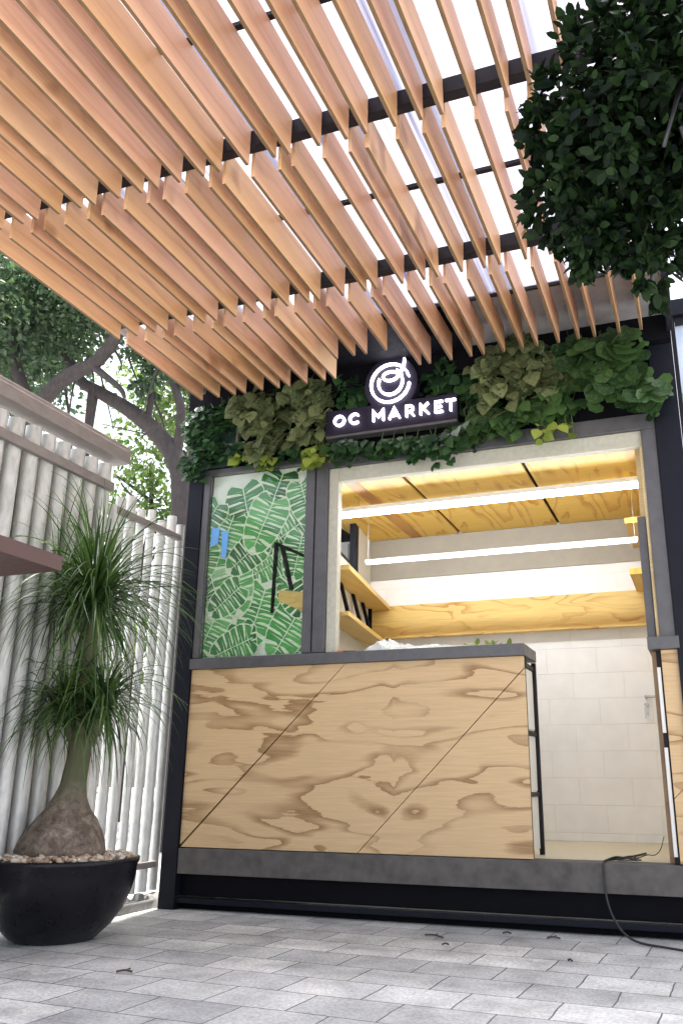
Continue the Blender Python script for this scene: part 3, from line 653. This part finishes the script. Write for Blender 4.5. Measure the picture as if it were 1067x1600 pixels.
# ------------------------------------------------------------------ pipe fence and taller gate
FN = empty('pipe_fence', (-.1, -.3, 0), 'low fence section of upright grey pipes with gaps, beside the dark kiosk post', 'fence', 'corrugated pipe fences')
prs = random.Random(5)
y = .075
tops = [2.30, 2.33, 2.27, 2.31, 2.28, 2.33, 2.29]
i = 0
while y > -.66:
    zt = tops[i % 7]
    q = MB(); q.tube([(-.115, y, .085), (-.115+prs.uniform(-.006, .006), y+prs.uniform(-.006, .006), zt)], prs.choice((.027, .030, .033, .025)), 18)
    q.build('pipe', M['pipe'], FN); y -= .107; i += 1
MB().box(-.070, -.045, -.675, -.005, 2.165, 2.205, .003).build('rail', M['rail'], FN)
MB().box(-.070, -.045, -.675, -.005, .215, .25, .003).build('rail', M['rail'], FN)
MB().box(-.075, -.040, -.715, -.680, .03, 2.205, .003).build('fence_post', M['pipe'], FN)
q = MB()
for k in range(9):
    yy = .08-k*.09; a = prs.uniform(.03, .06)
    q.lathe([(a*1.5, 0), (a*1.3, .03), (a*.8, .06+prs.random()*.03), (.001, .075)], (-.11+prs.uniform(-.02, .03), yy, .001), 12, wob=lambda g, z: .18*math.sin(3*g+yy*50))
q.box(-.19, -.035, -.70, .12, .0, .05, .01); q.build('footing', M['concrete'], FN)
GT = empty('pipe_fence', (-.1, -1.9, 0), 'tall fence section of close-set grey pipes under a taupe capping beam, behind the potted palm', 'fence', 'corrugated pipe fences')
y = -.735; k = 0
while y > -3.25:
    MB().tube([(-.115, y, .06), (-.115, y+prs.uniform(-.005, .005), 2.44+prs.uniform(-.006, .006))], .041, 18).build('pipe', M['pipe'], GT)
    y -= .118; k += 1
q = MB(); rows = 140
for i in range(rows+1):
    yy = -.68-2.6*i/rows; xx = -.165+.018*math.cos(2*math.pi*(yy+.735+.059)/.118)
    q.v += [(xx, yy, .06), (xx, yy, 2.40)]
    if i: q.f.append((2*i-2, 2*i-1, 2*i+1, 2*i)); q.sm.append(True)
q.build('corrugated_sheet', M['valley'], GT)
MB().box(-.070, -.040, -3.28, -.725, 2.275, 2.325, .003).build('rail', M['rail'], GT)
MB().box(-.145, -.02, -3.28, -.63, 2.470, 2.545, .004).build('capping_beam', M['rail'], GT)
MB().box(-.135, -.03, -3.28, -.62, 2.5455, 2.572, .004).build('capping_board', M['rail'], GT)
MB().box(-.070, -.040, -3.28, -.725, .215, .255, .003).build('rail', M['rail'], GT)
CN = empty('brown_canopy', (.2, -2.2, 1.6), 'flat red-brown canopy slab jutting from the fence at the left edge, left of the palm', 'canopy')
MB().box(-.07, .50, -3.0, -1.70, 1.545, 1.61, .003).build('slab', M['canopy'], CN)
q = MB()
for yy in (-2.9, -2.3): q.tube([(-.06, yy, 1.28), (.30, yy, 1.544)], .012, 8)
q.build('bracket', M['beam'], CN)

# ------------------------------------------------------------------ planter, pebbles, palm
PX, PY = .115, -1.03
PL = empty('planter_bowl', (PX, PY, 0), 'wide round black planter bowl on the paving, filled with pebbles', 'planter')
prof = [(.001, 0), (.175, 0), (.195, .010), (.25, .06), (.298, .125), (.330, .20), (.347, .27), (.350, .315), (.358, .330), (.358, .345), (.350, .350), (.334, .347), (.328, .31), (.001, .30)]
MB().lathe(prof, (PX, PY, .003), 96).build('bowl', M['bowl'], PL)
peb, t, b = new_mat('pebbles'); a = node(t, 'ShaderNodeAttribute', attribute_name='tone')
r = ramp(t, a.outputs['Fac'], [(0, (.20, .12, .08)), (.3, (.48, .36, .26)), (.7, (.62, .52, .42)), (1, (.74, .70, .64))]); t.links.new(r.outputs[0], b.inputs['Base Color']); b.inputs['Roughness'].default_value = .6
import bmesh
bm = bmesh.new(); bmesh.ops.create_icosphere(bm, subdivisions=2, radius=1); iv = np.array([v.co[:] for v in bm.verts]); it = np.array([[v.index for v in f.verts] for f in bm.faces]); bm.free()
rs = np.random.RandomState(3); V = []; Fs = []; T = []; nb = 0
for k in range(620):
    rr = .325*math.sqrt(rs.rand()); g = rs.rand()*6.283
    if rr < .15: continue
    s = np.array([1, .55+.35*rs.rand(), .5+.2*rs.rand()])*(.010+.013*rs.rand()); q_ = rs.rand()*6.28; c, s_ = math.cos(q_), math.sin(q_)
    v = iv*s; v = np.stack([v[:, 0]*c-v[:, 1]*s_, v[:, 0]*s_+v[:, 1]*c, v[:, 2]+v[:, 0]*.3*rs.randn()], 1)*(1+.06*rs.randn(len(iv), 1))
    V.append(v+np.array([PX+rr*math.cos(g), PY+rr*math.sin(g), .345+.016*rs.rand()])); Fs.append(it+nb); nb += len(iv); T.append(np.full(len(it), rs.rand()))
o = np_mesh('pebbles', np.concatenate(V), np.concatenate(Fs), peb, None, np.concatenate(T), True, (PX, PY, .34))
label(o, 'cream and brown pebbles covering the soil in the black bowl', 'pebbles', kind='stuff')
# palm
PM = empty('ponytail_palm', (PX, PY, .345), 'ponytail palm with a swollen brown base and drooping thin leaves, in the black bowl', 'palm')
cm, t, b = new_mat('palm bark'); v = mapping(t, (1, 1, 1))
n = node(t, 'ShaderNodeTexNoise', Scale=17, Detail=7, Roughness=.72, Distortion=.4); t.links.new(v, n.inputs['Vector'])
vo = node(t, 'ShaderNodeTexVoronoi', Scale=55); vo.feature = 'DISTANCE_TO_EDGE'; t.links.new(v, vo.inputs['Vector'])
r = ramp(t, n.outputs['Fac'], [(.3, (.055, .04, .03)), (.45, (.15, .115, .09)), (.58, (.26, .205, .165)), (.72, (.42, .37, .32))])
cr = ramp(t, vo.outputs['Distance'], [(0, (.55, .55, .55)), (.12, (1, 1, 1))])
sp = t.nodes.new('ShaderNodeSeparateXYZ'); t.links.new(v, sp.inputs[0])
gr = ramp(t, sp.outputs['Z'], [(.22, (0, 0, 0)), (.36, (1, 1, 1))])
c = mix(t, r.outputs[0], cr.outputs[0], .4, 'MULTIPLY'); c = mix(t, c, (.10, .105, .055), gr.outputs[0])
t.links.new(c, b.inputs['Base Color']); b.inputs['Roughness'].default_value = .85; bump(t, b, n.outputs['Fac'], .7, .02)
BX, BY = PX-.015, PY+.01
wob = lambda g, z: .05*math.sin(2*g+1)+.025*math.sin(5*g+z*30)+.02*math.sin(9*g-z*55)
q = MB(); prof = [(.14, -.02), (.180, .0), (.196, .03), (.190, .07), (.168, .12), (.135, .17), (.100, .22), (.074, .27), (.058, .33), (.052, .44)]
vsn = []
nn = 48
for r0, z in prof:
    for k in range(nn):
        g = 2*math.pi*k/nn; rr = r0*(1+wob(g, z)); vsn.append((BX+rr*math.cos(g)+max(0, z-.1)*.13, BY+rr*math.sin(g), .345+z))
q.add(vsn, [(i*nn+k, i*nn+(k+1) % nn, (i+1)*nn+(k+1) % nn, (i+1)*nn+k) for i in range(len(prof)-1) for k in range(nn)], True)
tx = BX+.34*.13
q.tube([(tx, BY, .775), (tx+.01, BY, .88), (tx+.005, BY, 1.0), (tx+.0, BY, 1.2), (tx-.005, BY, 1.4), (tx-.008, BY, 1.56)], [.055, .050, .044, .036, .034, .028], 16)
q.tube([(tx+.0, BY, .84), (tx-.05, BY-.02, .92), (tx-.075, BY-.03, 1.01)], [.034, .028, .022], 12)
q.tube([(tx+.01, BY, .84), (tx+.09, BY-.01, .92), (tx+.125, BY-.02, 1.02)], [.034, .028, .022], 12)
q.build('trunk', cm, PM)
M['palm'] = leafmat('palm leaf', (.014, .048, .012), (.12, .20, .055), .18, .38)
def rosette(c, n, L, seed, up=.35, wd=.0052, droop=1.0):
    rs = np.random.RandomState(seed); seg = 12; V = []; F = []; T = []; b = 0
    for k in range(n):
        az = rs.rand()*2*np.pi; el = np.clip(up+.55*rs.randn(), -.7, 1.45); ln = L*(.55+.6*rs.rand()); tn = rs.rand()**1.3
        p = np.array(c)+np.array([np.cos(az), np.sin(az), 0])*.02+np.array([0, 0, rs.uniform(-.07, .09)])
        d = np.array([np.cos(az)*np.cos(el), np.sin(az)*np.cos(el), np.sin(el)]); st = ln/seg; gq = droop*(.14+.16*rs.rand()); side0 = np.array([-np.sin(az), np.cos(az), 0.]); cur = rs.randn()*.035
        tw = rs.uniform(-.9, .9)
        for i in range(seg+1):
            f = i/seg; wv = wd*(1-f**2.2)*(.75+.9*np.exp(-f*5))+.0006
            up_ = np.cross(side0, d); s_ = side0*np.cos(tw*f)+up_*np.sin(tw*f)
            V += [p-s_*wv, p+s_*wv]
            if i: F.append((b+2*i-2, b+2*i-1, b+2*i+1, b+2*i)); T.append(tn)
            d = d+np.array([0, 0, -gq*(.35+1.1*f)])+side0*cur*f; d /= np.linalg.norm(d); p = p+d*st
            side0 = side0-d*(side0@d); side0 /= np.linalg.norm(side0)
            if p[2] < .36 and math.hypot(p[0]-PX, p[1]-PY) < .36: d[2] = abs(d[2])*.1; d /= np.linalg.norm(d)
            if p[0] < -.06: d[0] = abs(d[0]*.2); p[0] = -.06+.001*rs.rand(); d /= np.linalg.norm(d)
        b += 2*(seg+1)
    return np_mesh('leaf_crown', V, F, M['palm'], PM, T, True, tuple(c))
rosette((tx-.008, BY, 1.56), 640, .62, 1, .52, droop=.75)
rosette((tx-.08, BY-.03, 1.03), 270, .42, 2, .5, droop=.9)
rosette((tx+.13, BY-.02, 1.04), 270, .42, 3, .5, droop=.9)

# ------------------------------------------------------------------ things on the counter and floor
bag, t, b = new_mat('clear plastic'); b.inputs['Base Color'].default_value = (.82, .86, .84, 1); b.inputs['Roughness'].default_value = .18; b.inputs['Alpha'].default_value = .72; b.inputs['Specular IOR Level'].default_value = .9
rs = np.random.RandomState(9)
def crumple(x0, x1, y0, y1, z, h, nx=70, ny=26, edge=.0):
    import mathutils.noise as mn
    V = []; F = []
    for j in range(ny+1):
        for i in range(nx+1):
            u, v_ = i/nx, j/ny; x = x0+(x1-x0)*u; yy = y0+(y1-y0)*v_
            e = (math.sin(math.pi*u)**.6)*(math.sin(math.pi*v_)**.5)
            hh = e*(h(u)*(.55+.9*abs(mn.noise(Vector((x*14, yy*14, 3)))+.5*mn.noise(Vector((x*37, yy*37, 1))))+.25*mn.cell(Vector((x*40, yy*40, 0)))))
            jx = .012*mn.noise(Vector((x*20, yy*20, 8))); jy = .02*mn.noise(Vector((x*17, yy*17, 5)))
            V.append((x+jx, yy+jy, z+.002+hh))
            if i and j: a = j*(nx+1)+i; F.append((a-nx-2, a-nx-1, a, a-1))
    return V, F
V, F = crumple(1.19, 1.86, -.02, .26, 1.399, lambda u: .085*math.exp(-((u-.16)/.13)**2)+.035)
o = np_mesh('plastic_bag', V, F, bag, None, None, False, (1.5, .1, 1.4)); label(o, 'crumpled clear plastic bag lying on the grey counter top', 'bag')
OB = empty('marker_pen', (1.075, .05, 1.40), 'small orange and black marker on the left end of the counter', 'marker')
MB().tube([(1.045, .03, 1.4085), (1.078, .04, 1.4085)], .0095, 12).build('cap', simple('orange plastic', (.75, .16, .03), .4, 0, .1, 5, 0), OB)
MB().tube([(1.079, .0402, 1.4085), (1.15, .06, 1.4085)], .0085, 12).build('barrel', M['cable'], OB)
P_ = []; rs = np.random.RandomState(4)
for x in np.linspace(1.80, 2.06, 16): P_.append((x+rs.randn()*.01, .05+rs.rand()*.06, 1.402+rs.rand()*.012))
k = len(P_); o = leaves('leaf_clippings', M['lime'], P_, np.stack([rs.randn(k), rs.randn(k), .5+.4*rs.rand(k)], 1), np.tile([0, -.4, 1], (k, 1)), .03+.025*rs.rand(k), 'small', origin=(1.9, .1, 1.4))
label(o, 'loose green leaf clippings at the right of the counter top', 'leaf clippings', kind='stuff')
DH = empty('door_handle', (2.65, 1.5, 1.22), 'small metal door handle with keys hanging in its lock on the white block wall', 'handle')
q = MB(); q.tube([(2.655, 1.499, 1.235), (2.655, 1.455, 1.235)], .010, 10); q.tube([(2.652, 1.453, 1.236), (2.69, 1.450, 1.233), (2.735, 1.452, 1.236)], .007, 8); q.build('lever', M['metal'], DH)
MB().tube([(2.652, 1.499, 1.185), (2.652, 1.480, 1.185)], .014, 12).build('lock', M['metal'], DH)
q = MB(); q.box(2.6505, 2.6535, 1.462, 1.479, 1.176, 1.194); q.box(2.648, 2.662, 1.468, 1.471, 1.115, 1.165); q.box(2.640, 2.650, 1.464, 1.467, 1.095, 1.168); q.build('key', M['metal'], DH)
CB = MB(); pts = [(2.64, .55, .334), (2.60, .35, .334), (2.56, .22, .333), (2.50, .10, .333), (2.488, .0, .334), (2.483, -.026, .325), (2.482, -.034, .28), (2.485, -.04, .20), (2.50, -.055, .13), (2.53, -.09, .075), (2.575, -.13, .03), (2.64, -.18, .010), (2.75, -.25, .009), (2.9, -.33, .009), (3.2, -.45, .009)]
def smooth_path(P, n=6):
    P = [Vector(p) for p in P]; out = []
    for i in range(len(P)-1):
        a, b_, c_, d_ = P[max(i-1, 0)], P[i], P[i+1], P[min(i+2, len(P)-1)]
        for k in range(n):
            s = k/n; out.append(.5*((2*b_)+(c_-a)*s+(2*a-5*b_+4*c_-d_)*s*s+(3*b_-a-3*c_+d_)*s**3))
    return out+[P[-1]]
o = CB.tube(smooth_path(pts), .0055, 8).build('power_cable', M['cable'], lab='black cable running from the kiosk floor over the sill onto the paving', cat='cable', origin=(2.5, 0, .33))
q = MB()
q.tube(smooth_path([(2.50, .16, .331), (2.56, .10, .345), (2.63, .06, .338), (2.60, .12, .350), (2.54, .05, .336), (2.65, .10, .335)]), .0035, 6)
q.tube(smooth_path([(2.62, .12, .335), (2.67, .22, .350), (2.70, .30, .344), (2.73, .34, .37), (2.75, .38, .43)]), .0022, 6)
q.tube(smooth_path([(2.49, .06, .334), (2.53, .13, .344), (2.60, .16, .335), (2.64, .08, .345)]), .0035, 6)
q.build('wire_tangle', M['cable'], lab='tangle of thin black wires on the kiosk floor behind the sill', cat='wires', origin=(2.6, .1, .33))
M['twig'] = simple('dry twig', (.10, .07, .05), .9, 0, .3, 20, 0)
trs = random.Random(21)
for lab, x, y_, L in (('forked dry twig on the paving under the plywood counter', 1.72, -.33, .11), ('small dark leaf scrap on the paving, nearer than the forked twig', 1.83, -.52, .03),
                      ('tiny dry scrap beside the dark plinth right of the forked twig', 2.02, -.12, .04), ('short twig on the paving against the dark plinth, middle', 2.25, -.17, .06),
                      ('dark pebble-like scrap in the bright paving right of centre', 2.40, -.68, .02), ('small dry twig on the paving beside the black bowl', .86, -1.52, .06)):
    q = MB(); g = trs.uniform(-.6, .6); dx, dy = math.cos(g)*L/2, math.sin(g)*L/2
    q.tube(smooth_path([(x-dx, y_-dy, .006), (x, y_+.006, .010), (x+dx, y_+dy, .006)], 4), [.004]*9, 6)
    if L > .05: q.tube([(x, y_+.006, .010), (x+dx*.2, y_+.03, .012)], .0025, 6)
    q.build('twig', M['twig'], lab=lab, cat='twig', group='dry scraps on the paving', origin=(x, y_, 0))

# ------------------------------------------------------------------ glazed wall to the right of the kiosk
GW = empty('glazed_wall', (3.6, .05, 0), 'dark framed glazed wall with pale blue panes at the right edge beyond the corner post', 'glazed wall')
q = MB()
for x in (3.0465, 3.75, 4.45): q.box(x, x+.0235 if x < 3.06 else x+.05, .0, .05, .0, 3.185)
q.box(3.071, 3.749, .0, .05, 3.14, 3.185); q.box(3.801, 4.449, .0, .05, 3.14, 3.185)
for z in (2.68, 1.9, 1.0): q.box(3.071, 3.749, .0, .05, z, z+.04); q.box(3.801, 4.449, .0, .05, z, z+.04)
q.build('frame', M['beam'], GW)
pn, t, b = new_mat('pale blue pane'); b.inputs['Base Color'].default_value = (.55, .62, .74, 1); b.inputs['Roughness'].default_value = .12
tr = node(t, 'ShaderNodeBsdfTranslucent', Color=(.75, .8, .9, 1)); ms = node(t, 'ShaderNodeMixShader', Fac=.5); t.links.new(b.outputs[0], ms.inputs[1]); t.links.new(tr.outputs[0], ms.inputs[2]); t.links.new(ms.outputs[0], t.nodes['Material Output'].inputs[0])
for a, b_ in ((3.071, 3.749), (3.801, 4.449)):
    for z0_, z1_ in ((.0, 1.0), (1.04, 1.9), (1.94, 2.68), (2.72, 3.14)): MB().box(a, b_, .02, .028, z0_, z1_).build('pane', pn, GW)
MB().box(2.975, 4.6, -.03, .06, 3.186, 3.285, .003).build('top_beam', M['post'], GW)

# ------------------------------------------------------------------ trees
def crown(name, m, blobs, size, seed, parent, origin, shape=CARD, flat=.4, shell=.55):
    rs = np.random.RandomState(seed); P = []; O = []
    for x, y_, z, rx, ry, rz, n in blobs:
        d = rs.randn(n, 3); d /= np.linalg.norm(d, axis=1)[:, None]; r = (shell+(1-shell)*rs.rand(n))**.6
        # clumps: pull leaves toward random twig centres
        cn = max(6, n//45); cd = rs.randn(cn, 3); cd /= np.linalg.norm(cd, axis=1)[:, None]; cr_ = rs.uniform(.35, 1.05, cn)
        ci = rs.randint(cn, size=n); base = cd[ci]*cr_[ci][:, None]+d*r[:, None]*.30
        P.append(np.array([x, y_, z])+base*np.array([rx, ry, rz])); O.append(base)
    P = np.concatenate(P); O = np.concatenate(O); k = len(P)
    D = O+rs.randn(k, 3)*.8+np.array([0, 0, -.35]); N = rs.randn(k, 3)*.7+np.array([0, 0, 1.0])
    return leaves(name, m, P, D, N, size*(.6+.8*rs.rand(k)), shape, parent, None, rs, origin, False)
M['leaf_a'] = leafmat('tree leaf', (.020, .045, .028), (.075, .12, .05), .3)
M['leaf_b'] = leafmat('far tree leaf', (.05, .10, .03), (.20, .27, .09), .45)
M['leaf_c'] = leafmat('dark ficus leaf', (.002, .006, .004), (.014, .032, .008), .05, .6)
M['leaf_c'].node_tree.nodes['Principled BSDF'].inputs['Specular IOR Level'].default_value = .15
def limb(q, P, r0, r1, n=10): 
    P = smooth_path(P, 5); q.tube(P, [r0+(r1-r0)*i/(len(P)-1) for i in range(len(P))], n)
# big leaning tree behind the kiosk's left corner
TA = empty('tree', (-2.45, 3.5, 0), 'dark leaning tree with a curving trunk rising behind the kiosk\'s left corner', 'tree', 'trees behind the fence')
q = MB()
limb(q, [(-2.2, 3.5, 0), (-2.25, 3.5, 2.0), (-2.40, 3.5, 3.7), (-2.52, 3.5, 4.25), (-2.85, 3.5, 4.68), (-3.25, 3.5, 5.02), (-3.75, 3.5, 5.35), (-4.1, 3.5, 5.60), (-4.6, 3.6, 6.3)], .155, .055, 14)
limb(q, [(-3.85, 3.5, 5.40), (-3.86, 3.5, 5.0), (-3.95, 3.6, 4.3)], .075, .045)
limb(q, [(-2.55, 3.5, 4.3), (-2.52, 3.5, 4.9), (-2.75, 3.5, 5.6), (-2.7, 3.4, 6.4)], .07, .03)
limb(q, [(-3.0, 3.5, 4.8), (-3.05, 3.6, 5.4), (-3.3, 3.7, 6.2)], .05, .02)
limb(q, [(-2.42, 3.5, 3.9), (-2.05, 3.4, 4.5), (-1.8, 3.3, 5.3)], .05, .02)
for a in range(14):
    x = prs.uniform(-4.4, -2.3); z = prs.uniform(5.2, 6.4); limb(q, [(x, 3.5, z), (x+prs.uniform(-.4, .4), 3.5+prs.uniform(-.5, .5), z-prs.uniform(.1, .7)), (x+prs.uniform(-.8, .8), 3.5+prs.uniform(-.8, .8), z-prs.uniform(.3, 1.1))], .02, .006, 6)
q.build('trunk', M['bark'], TA)
crown('crown', M['leaf_a'], [(-4.6, 3.8, 7.0, 1.3, 1.1, .9, 5200), (-5.6, 3.4, 7.6, 1.2, 1.2, 1.0, 4200), (-3.3, 4.0, 6.9, 1.1, 1.0, .8, 3200), (-5.4, 3.8, 6.35, .8, .8, .5, 2200), (-2.9, 3.5, 5.35, .35, .4, .25, 260), (-3.2, 3.6, 5.75, .5, .4, .3, 420)], .085, 11, TA, (-2.45, 3.5, 0))
TB = empty('tree', (-5.2, 3.0, 0), 'tree with a thick pale limb reaching right under the pergola edge, above the tall fence', 'tree', 'trees behind the fence')
q = MB()
limb(q, [(-4.9, 3.0, 0), (-4.6, 3.0, 2.5), (-4.42, 3.0, 4.6), (-4.2, 3.0, 5.05), (-3.85, 3.0, 5.35), (-3.45, 3.0, 5.48), (-3.2, 3.0, 5.75), (-3.0, 3.0, 6.1), (-2.4, 3.0, 6.9)], .125, .055, 14)
limb(q, [(-4.3, 3.0, 4.95), (-4.8, 3.1, 5.8), (-5.0, 3.2, 6.8)], .1, .04)
limb(q, [(-3.5, 3.0, 5.45), (-3.15, 3.1, 5.15), (-3.05, 3.1, 5.0)], .05, .02)
q.build('trunk', M['bark'], TB)
crown('crown', M['leaf_a'], [(-5.0, 2.8, 6.2, .9, .9, .7, 3000), (-4.4, 3.2, 6.6, .9, .9, .6, 2600), (-5.6, 3.0, 5.5, .7, .6, .6, 1500), (-3.0, 3.1, 6.9, .9, .8, .6, 1800)], .08, 12, TB, (-5.2, 3.0, 0))
for i, (lab, x, y_, h, bl, mt, sd, r0) in enumerate((
    ('slender far tree with pale green leaves, seen between the two big limbs', -5.4, 8.0, 8.5, [(-5.4, 8, 8.2, 1.7, 1.2, 1.5, 3600), (-4.4, 8, 7.0, 1.1, .9, 1.0, 1600), (-6.2, 8, 6.9, 1.1, .9, .9, 1500)], 'leaf_b', 31, .09),
    ('far pale-leaved tree low above the fence beside the curved trunk', -6.6, 8.6, 6.5, [(-6.8, 8.6, 5.8, 1.2, .8, 1.0, 2200), (-5.6, 8.8, 5.3, .9, .7, .6, 1100)], 'leaf_b', 32, .08),
    ('far dense tree at the left edge above the tall fence', -11.2, 8.5, 9, [(-11, 8.5, 9.0, 2.2, 1.6, 1.8, 5200), (-10.2, 8.0, 10.6, 1.8, 1.6, 1.5, 3600), (-12.4, 8.5, 7.2, 1.6, 1.4, 1.5, 2600)], 'leaf_a', 33, .16),
    ('thin-trunked far tree just left of the kiosk corner', -3.9, 7.0, 7.5, [(-3.4, 7, 7.6, 1.0, 1.0, 1.0, 900), (-3.1, 7, 8.6, 1.2, 1.0, .8, 1100)], 'leaf_b', 34, .06))):
    T_ = empty('tree', (x, y_, 0), lab, 'tree', 'trees behind the fence'); q = MB()
    limb(q, [(x, y_, 0), (x+.1, y_, h*.3), (x-.15, y_, h*.6), (x+.1, y_, h*.8), (x, y_, h)], r0*1.4, r0*.4)
    for k in range(9):
        z = h*prs.uniform(.45, .9); sx = prs.choice((-1, 1)); limb(q, [(x, y_, z), (x+sx*.5, y_+prs.uniform(-.3, .3), z+.4), (x+sx*prs.uniform(.8, 1.3), y_, z+prs.uniform(.3, 1.2))], r0*.45, .01, 6)
    q.build('trunk', M['bark'], T_); crown('crown', M[mt], bl, .15 if i == 2 else .11, sd, T_, (x, y_, 0))
HB = crown('hedge', M['leaf_b'], [(-4.0+.0*k, 4.5, .6, .1, .1, .1, 2) for k in range(1)]+[(-2.0-1.1*k, 5.2+.2*(k % 2), 1.8+.35*(k % 3), .9, .7, .9, 700) for k in range(8)], .12, 40, None, (-5, 5, 0))
label(HB, 'loose sunlit green shrubs behind the grey pipe fence', 'shrubs', kind='stuff')
# clipped dark tree at the top right, standing in a pot beside the paving
TR2 = empty('ficus_tree', (3.14, -2.8, 0), 'dense dark round-crowned tree hanging into the top right corner before the pergola', 'tree')
q = MB(); limb(q, [(3.16, -2.8, .35), (3.14, -2.79, 1.0), (3.15, -2.8, 1.7), (3.12, -2.8, 2.2)], .035, .025)
for k in range(22):
    g = prs.uniform(0, 6.28); r0 = prs.uniform(.2, .33); q.tube([(3.14, -2.8, prs.uniform(1.8, 2.2)), (3.14+math.cos(g)*r0*.5, -2.8+math.sin(g)*r0*.5, 2.1+prs.uniform(-.2, .2)), (3.12+math.cos(g)*r0, -2.8+math.sin(g)*r0, 2.15+prs.uniform(-.3, .3))], [.012, .008, .004], 6)
q.build('trunk', M['cable'], TR2)
rs = np.random.RandomState(77); Ps, Os = [], []
for x, y_, z, rx, ry, rz, n in ((3.0, -2.8, 2.2, .215, .24, .25, 4200), (3.20, -2.78, 2.25, .26, .26, .30, 4200), (3.06, -2.8, 2.46, .17, .2, .16, 1500), (2.86, -2.8, 2.03, .12, .14, .15, 1100), (2.90, -2.8, 1.90, .09, .1, .10, 520),
                               (2.985, -2.78, 1.83, .075, .09, .085, 420), (3.08, -2.8, 1.93, .10, .12, .09, 330), (2.82, -2.82, 2.24, .085, .12, .13, 600), (3.16, -2.8, 1.86, .09, .1, .07, 170)):
    d = rs.randn(n, 3); d /= np.linalg.norm(d, axis=1)[:, None]; tw = max(8, n//28); td = rs.randn(tw, 3); td /= np.linalg.norm(td, axis=1)[:, None]
    tc_ = td*rs.uniform(.35, 1.12, tw)[:, None]; o_ = tc_[rs.randint(tw, size=n)]+d*rs.rand(n, 1)*.26
    Ps.append(np.array([x, y_, z])+o_*np.array([rx, ry, rz])); Os.append(o_)
P = np.concatenate(Ps); O = np.concatenate(Os); k = len(P)
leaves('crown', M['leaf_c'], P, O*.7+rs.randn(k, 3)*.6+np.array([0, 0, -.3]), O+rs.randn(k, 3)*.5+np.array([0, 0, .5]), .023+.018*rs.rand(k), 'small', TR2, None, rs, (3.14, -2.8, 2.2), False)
PT = empty('plant_pot', (3.16, -2.8, 0), 'round grey pot holding the dark tree, outside the right edge', 'pot')
MB().lathe([(.001, 0), (.13, 0), (.17, .2), (.19, .38), (.175, .385), (.16, .34), (.001, .34)], (3.16, -2.8, .002), 40).build('pot', M['bowl'], PT)
